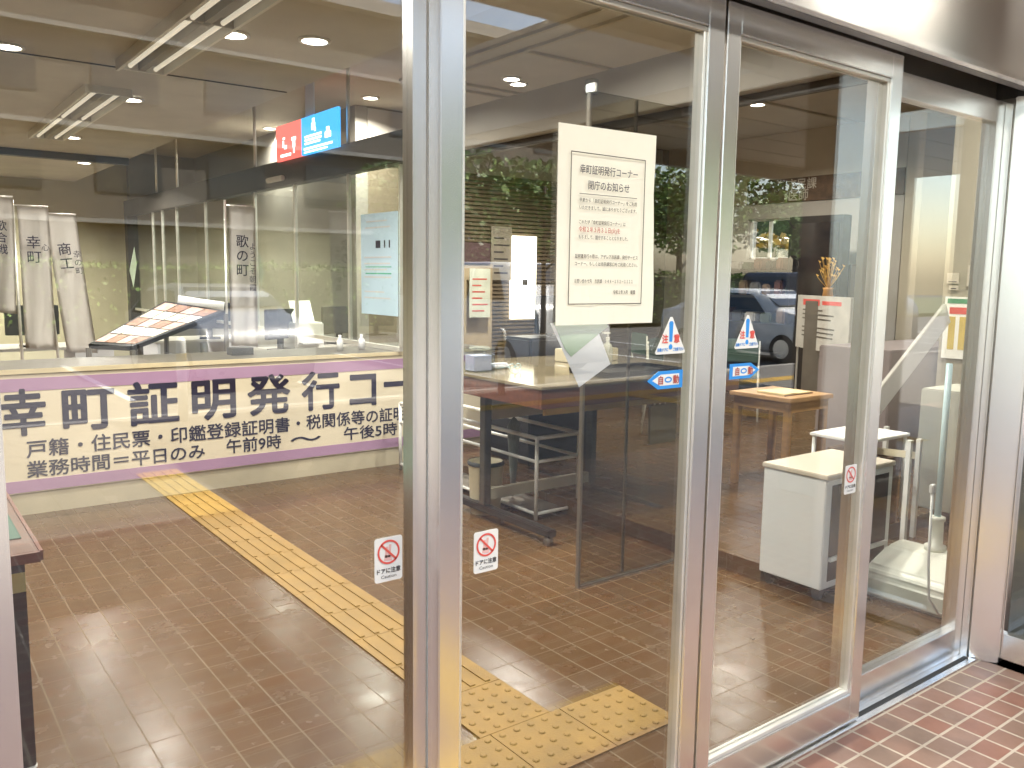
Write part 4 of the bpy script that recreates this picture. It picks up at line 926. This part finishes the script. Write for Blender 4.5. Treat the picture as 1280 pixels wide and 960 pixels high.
obj('leg', bm, GREYM, t)
bm = B(); a = onY(222, 376, 7.3); b = onY(280, 384, 7.2); tube(bm, [a, b], .045, 16); setp(obj('paper_roll', bm, WHITE, smooth=True), 'white paper roll lying at the back of the slanted display board', 'paper roll')
# desks, monitors, printers
def desk(x, y, label):
    t = thing('office_desk', label, 'desk', (x, y, 0), 'office desks behind the counter')
    bm = B(); box(bm, x-.6, x+.6, y-.35, y+.35, .70, .73); obj('desk_top', bm, mat('desk_grey', (.36, .34, .29), .5), t, bevel=.004)
    bm = B(); box(bm, x-.58, x-.55, y-.33, y+.33, 0, .699); box(bm, x+.2, x+.58, y-.33, y+.33, .02, .699); obj('pedestal', bm, GREYP, t, bevel=.004)
    return t
def monitor(x, y, z, rz, label, w=.5):
    t = thing('computer_monitor', label, 'monitor', (x, y, z), 'monitors in the back office')
    M = Matrix.Translation((x, y, z)) @ Matrix.Rotation(rz, 4, 'Z')
    bm = B(); box(bm, -w/2, w/2, -.02, .02, .12, .12+w*.62, M); obj('screen', bm, mat('screen_back', (.05, .05, .055), .35), t, bevel=.006)
    bm = B(); box(bm, -.03, .03, .0, .04, .015, .14, M); box(bm, -.12, .12, -.08, .1, 0, .015, M); obj('stand', bm, BLACKM, t)
    return t
for (px, py, Y, lab) in ((375, 420, 8.6, 'desk behind the counter under the white printer'), (60, 430, 10.2, 'desk far back below the left flags'), (250, 430, 10.6, 'desk far back behind the display board'), (470, 430, 9.2, 'desk behind the pale blue poster')):
    a = onY(px, py, Y); desk(a.x, Y, lab)
for (px, Y, z, rz, lab) in ((352, 8.5, .73, .5, 'dark monitor left of the white printer'), (262, 10.4, .73, -.3, 'dark monitor far back near the upright flag'), (425, 9.0, .73, .2, 'dark monitor right of the white printer'), (40, 10.1, .73, 0, 'monitor far back below the hanging flag')):
    a = onY(px, 400, Y); monitor(a.x, Y, z, rz, lab)
t = thing('office_printer', 'white office printer catching the light behind the glass partition', 'printer', (0, 0, .73))
a = onY(381, 385, 8.45)
bm = B(); box(bm, a.x-.15, a.x+.17, 8.35, 8.75, .731, 1.02); obj('body', bm, WHITE, t, bevel=.015)
bm = B(); prism(bm, [(a.x-.11, 8.5, 1.021), (a.x+.13, 8.5, 1.021), (a.x+.13, 8.62, 1.24), (a.x-.11, 8.62, 1.24)], (0, .012, 0)); obj('paper_feed', bm, WHITE, t)
bm = B(); box(bm, a.x-.11, a.x+.12, 8.25, 8.349, .80, .815); obj('output_tray', bm, GREYP, t)
t = thing('filing_cabinet', 'tall brown filing cabinet behind the pale blue poster', 'cabinet', (0, 0, 0))
a = onY(410, 380, 11.0); bm = B(); box(bm, a.x-.05, a.x+.65, 11.0, 11.5, 0, 1.55); obj('carcass', bm, WOODD, t, bevel=.006)
for i in range(4):
    bm = B(); box(bm, a.x-.03, a.x+.63, 10.985, 10.999, .05+i*.37, .39+i*.37); d_ = obj('drawer', bm, mat('drawer_brown', (.12, .06, .035), .5), t, bevel=.003)
    bm = B(); box(bm, a.x+.22, a.x+.38, 10.965, 10.985, .22+i*.37, .24+i*.37); obj('handle', bm, ALU, d_)
for i, (px, Y, col, lab) in enumerate(((300, 6.25, (.05, .05, .05), 'black card reader on the counter'), (425, 6.2, (.72, .72, .70), 'small white bottle on the counter edge'), (452, 6.2, (.7, .7, .72), 'second small white bottle on the counter edge'))):
    a = onY(px, 430, Y)
    bm = B()
    if i: lathe(bm, [(.025, .0), (.027, .08), (.012, .10), (.012, .125)], (a.x, Y, .921), 14)
    else: box(bm, a.x-.08, a.x+.08, Y-.06, Y+.06, .921, .975)
    setp(obj('white_bottle' if i else 'card_reader', bm, mat('counter_item', col, .4), smooth=bool(i)), lab, 'bottle' if i else 'device')
for i, (px0, px1, py0, py1, m) in enumerate(((375, 402, 265, 330, 'chart_a'), (440, 475, 268, 310, 'chart_b'), (330, 360, 270, 330, 'chart_c'))):
    yposter('wall_chart', ['faded wall chart beyond the glass partition, nearest the flag', 'faded wall chart beyond the partition near the pale blue poster', 'faded wall chart beyond the partition left of the middle mullion'][[2, 0, 1].index(i)] if False else ['faded chart in the partition glass between two mullions', 'faded chart beside the pale blue poster', 'faded chart just right of the upright flag'][i], (px0, py0, px1, py1), 14.7 if i != 9 else 0, mat('chart_paper', (.36, .32, .22), .7, 0, .15, 6))

# ================================================================== OUTDOORS (seen mirrored in the glass)
def loft_car(name, label, x, y, rz, paint, L=4.3, W=1.7, Hc=1.5, van=False):
    t = thing(name, label, 'car', (0, 0, 0), 'cars parked along the road')
    # side profile: (x, z_belt_low, z_top, half width bottom, half width top)
    if van: top = [(-.5, .55), (-.497, .95), (-.48, 1.0), (-.40, 1.0), (-.20, 1.0), (.1, 1.0), (.25, .99), (.36, .76), (.46, .62), (.495, .5), (.5, .36)]
    else: top = [(-.5, .42), (-.49, .62), (-.42, .66), (-.33, .80), (-.24, .96), (-.05, 1.0), (.1, .98), (.18, .90), (.27, .70), (.42, .62), (.485, .53), (.5, .38)]
    bm = B(); rings = []
    for u, h in top:
        zt = .18 + (Hc-.18)*h; zb = .2; zm = min(zt-.02, .18+(Hc-.18)*.60)
        hw = W/2*(1-.10*max(0, abs(u)*2-.75)*4*.5); tw = hw*(.97 if zt <= zm+.05 else .97-.20*(zt-zm)/(Hc-zm))
        xs = u*L
        pts = [(-hw*.94, zb), (-hw, zb+.22), (-hw*.985, zm), (-tw, zt-.03), (-tw*.86, zt), (tw*.86, zt), (tw, zt-.03), (hw*.985, zm), (hw, zb+.22), (hw*.94, zb)]
        rings.append([bm.verts.new((xs, p[0], p[1])) for p in pts])
    n = len(rings[0])
    for a, b in zip(rings, rings[1:]):
        for k in range(n): bm.faces.new((a[k], a[(k+1) % n], b[(k+1) % n], b[k]))
    bm.faces.new(rings[0]); bm.faces.new(rings[-1][::-1])
    bmesh.ops.bevel(bm, geom=list(bm.edges), offset=.012, segments=2, affect='EDGES', clamp_overlap=True)
    obj('body', bm, paint, t, smooth=True)
    CG = mat('car_glass', (.01, .012, .014), .05, spec=.8)
    zb_, zt_ = .18+(Hc-.18)*.62, .18+(Hc-.18)*.93
    for s in (-1, 1):
        if van: quads = [[(-.46, 0), (-.46, 1), (-.2, 1), (-.2, 0)], [(-.18, 0), (-.18, 1), (.05, 1), (.05, 0)], [(.07, 0), (.07, 1), (.22, 1), (.30, 0)]]
        else: quads = [[(-.34, 0), (-.25, .85), (-.06, 1), (-.06, 0)], [(-.045, 0), (-.045, 1), (.1, .95), (.21, 0)]]
        for qd in quads:
            P = [(u*L, s*((W/2*.99)-(W/2*.165)*v+.012), zb_+(zt_-zb_)*v) for u, v in qd]
            bm = B(); prism(bm, P, (0, -s*.02, 0)); obj('window', bm, CG, t)
    f0, f1 = ((.265, .97), (.352, .79)) if van else ((.125, .955), (.255, .745))
    P = [(f0[0]*L+.02, -W*.36, .18+(Hc-.18)*f0[1]), (f0[0]*L+.02, W*.36, .18+(Hc-.18)*f0[1]), (f1[0]*L+.02, W*.43, .18+(Hc-.18)*f1[1]), (f1[0]*L+.02, -W*.43, .18+(Hc-.18)*f1[1])]
    bm = B(); prism(bm, P, (.012, 0, .012)); obj('windscreen', bm, CG, t)
    for s in (-1, 1):
        for u in (-.31, .31):
            bm = B(); tube(bm, [(u*L, s*(W/2-.2), .30), (u*L, s*(W/2+.005), .30)], .30, 24); wh = obj('wheel', bm, DARK, t, bevel=.01)
            bm = B(); tube(bm, [(u*L, s*(W/2+.002), .30), (u*L, s*(W/2+.014), .30)], .19, 16); obj('rim', bm, ALU, wh)
        bm = B(); box(bm, .475*L, .497*L, s*W*.34-.14, s*W*.34+.14, .58, .70); obj('headlight', bm, WHITEM, t, bevel=.02)
        bm = B(); box(bm, -.502*L, -.49*L, s*W*.40-.08, s*W*.40+.08, .66, .86); obj('tail_light', bm, RED, t, bevel=.01)
    t.location = (x, y, -.156); t.rotation_euler.z = rz
    return t
WP = mat('car_white', (.78, .78, .77), .25, 0, .02, 2, coat=.6); DP = mat('car_dark', (.03, .035, .05), .25, 0, .05, 2, coat=.6); SP = mat('car_silver', (.45, .46, .47), .3, .5, .04, 2, coat=.6)
loft_car('parked_car', 'white hatchback parked on the road, nearest the right end', 15.5, -8.6, 1.62, WP)
loft_car('parked_car', 'white van parked on the road outside, mirrored in the centre door', 9.6, -10.2, 1.55, WP, 4.5, 1.75, 1.95, True)
loft_car('parked_car', 'silver sedan parked outside straight across from the fixed panel', 4.4, -10.8, 1.55, SP)
loft_car('parked_car', 'black van parked far right on the road', 21, -10.5, 1.57, DP, 4.6, 1.75, 1.9, True)

def hedge(x0, x1, y0, y1, h, m, label, n):
    t = thing('hedge', label, 'hedge', ((x0+x1)/2, (y0+y1)/2, 0))
    bm = B()
    for _ in range(n):
        u = random.random(); top = random.random() < .4
        z = h*(1-.06*random.random()) + .05*math.sin(u*40) if top else random.uniform(.05, h)
        y = random.uniform(y0, y1) if top else random.choice((y0, y1))+random.gauss(0, .05)
        leaves(bm, (x0+(x1-x0)*u, y, z), .08, 1, .12)
    obj('foliage', bm, m, t)
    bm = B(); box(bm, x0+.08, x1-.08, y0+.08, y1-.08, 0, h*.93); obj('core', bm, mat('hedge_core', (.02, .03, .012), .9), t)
hedge(-6, 36, -18.6, -17.6, 1.7, LEAF_L, 'clipped light green hedge along the far side of the road', 9000)
hedge(10.6, 11.8, 4.9+.6, 9.5, 2.15, LEAF_Y, 'golden brown hedge just outside the garden window', 2600)
hedge(12.2, 13.4, 5.4, 10.5, 2.75, LEAF, 'tall green hedge behind the golden hedge at the garden window', 2600)
def tree(x, y, h, rad, m, label):
    t = thing('broadleaf_tree', label, 'tree', (x, y, 0), 'trees across the road')
    bm = B(); tube(bm, [(x, y, 0), (x+.05, y, h*.25), (x-.05, y+.05, h*.5), (x, y, h*.8)], .16, 10, .05)
    ends = []
    for i in range(9):
        a = i*2.4; z0 = h*(.3+.05*i); e = Vector((x+rad*.7*math.cos(a), y+rad*.7*math.sin(a), z0+h*.2)); tube(bm, [(x, y, z0), (x+rad*.35*math.cos(a), y+rad*.35*math.sin(a), z0+h*.13), e], .06, 6, .015); ends.append(e)
    obj('trunk', bm, BARK, t, smooth=True)
    bm = B()
    for e in ends+[Vector((x, y, h*.85)), Vector((x+.3, y, h*.7)), Vector((x-.4, y+.3, h*.65))]:
        leaves(bm, e, rad*random.uniform(.38, .55), 520, .21, (1, 1, .75))
    obj('crown', bm, m, t)
for i, (x, y, h, r_, m, lab) in enumerate(((14, -20, 5.2, 2.2, LEAF, 'mid green tree across the road between the white van and the hatchback'), (19, -20.5, 5.6, 2.4, LEAF_L, 'light green tree across the road behind the white hatchback'), (25, -19.5, 6, 2.5, LEAF_L, 'light green tree at the far right across the road'), (31, -18.5, 6, 2.5, LEAF, 'last mid green tree down the road'))):
    tree(x, y, h, r_, m, lab)
for x, y, lab in ((14.6, -7.0, 'small street tree at the kerb mirrored high in the right door'), (8.3, -7.2, 'small street tree at the kerb mirrored beside the poster')):
    t = thing('street_tree', lab, 'tree', (x, y, 0), 'small street trees along the kerb')
    bm = B(); tube(bm, [(x, y, -.156), (x+.02, y, .9), (x-.02, y+.02, 2.0), (x, y, 2.9)], .06, 10, .02)
    for k in range(6): a = k*1.9; tube(bm, [(x, y, 1.6+.15*k), (x+.5*math.cos(a), y+.5*math.sin(a), 2.0+.15*k)], .025, 6, .008)
    obj('trunk', bm, BARK, t, smooth=True)
    bm = B()
    for k in range(8): a = k*2.4; leaves(bm, (x+.5*math.cos(a), y+.5*math.sin(a), 2.15+.12*k), .45, 170, .13, (1, 1, .8))
    obj('crown', bm, LEAF_L, t)
for i, x in enumerate((2.5, 6.5, 10.5, 14.5, 18.5)):
    t = thing('bollard', 'white metal bollard on the pavement edge, %s from the left' % words[i], 'bollard', (x, -5.8, 0), 'white bollards along the kerb')
    bm = B(); lathe(bm, [(.05, 0), (.05, .8), (.045, .84), (.02, .86)], (x, -5.8, 0), 16); obj('post', bm, WHITEM, t, smooth=True)
    bm = B(); lathe(bm, [(.052, .62), (.052, .70)], (x, -5.8, 0), 16, cap=False); obj('reflector_band', bm, YEL_OUT, t)

# building across the road
t = thing('apartment_building', 'long dark brown building across the road behind the trees', 'building', (6, -32, 0))
bm = B(); box(bm, -30, 34, -44, -30, 0, 12.2); obj('wall', bm, mat('building_wall', (.13, .115, .095), .8, 0, .1, 1), t)
bm = B(); box(bm, -30.4, 34.4, -44.4, -29.4, 12.2, 12.7); obj('roof', bm, CONC, t)
BG = mat('building_glass', (.03, .035, .04), .12, spec=.6)
for fl in range(3):
    for i in range(16):
        bm = B(); box(bm, -28.5+i*3.9, -26.3+i*3.9, -30.02, -29.96, 1.1+fl*3.2, 2.7+fl*3.2); obj('window', bm, BG, t)
    bm = B(); box(bm, -30, 34, -29.98, -29.6, .2+fl*3.2+3.0, .35+fl*3.2+3.0); obj('ledge', bm, CONC, t)
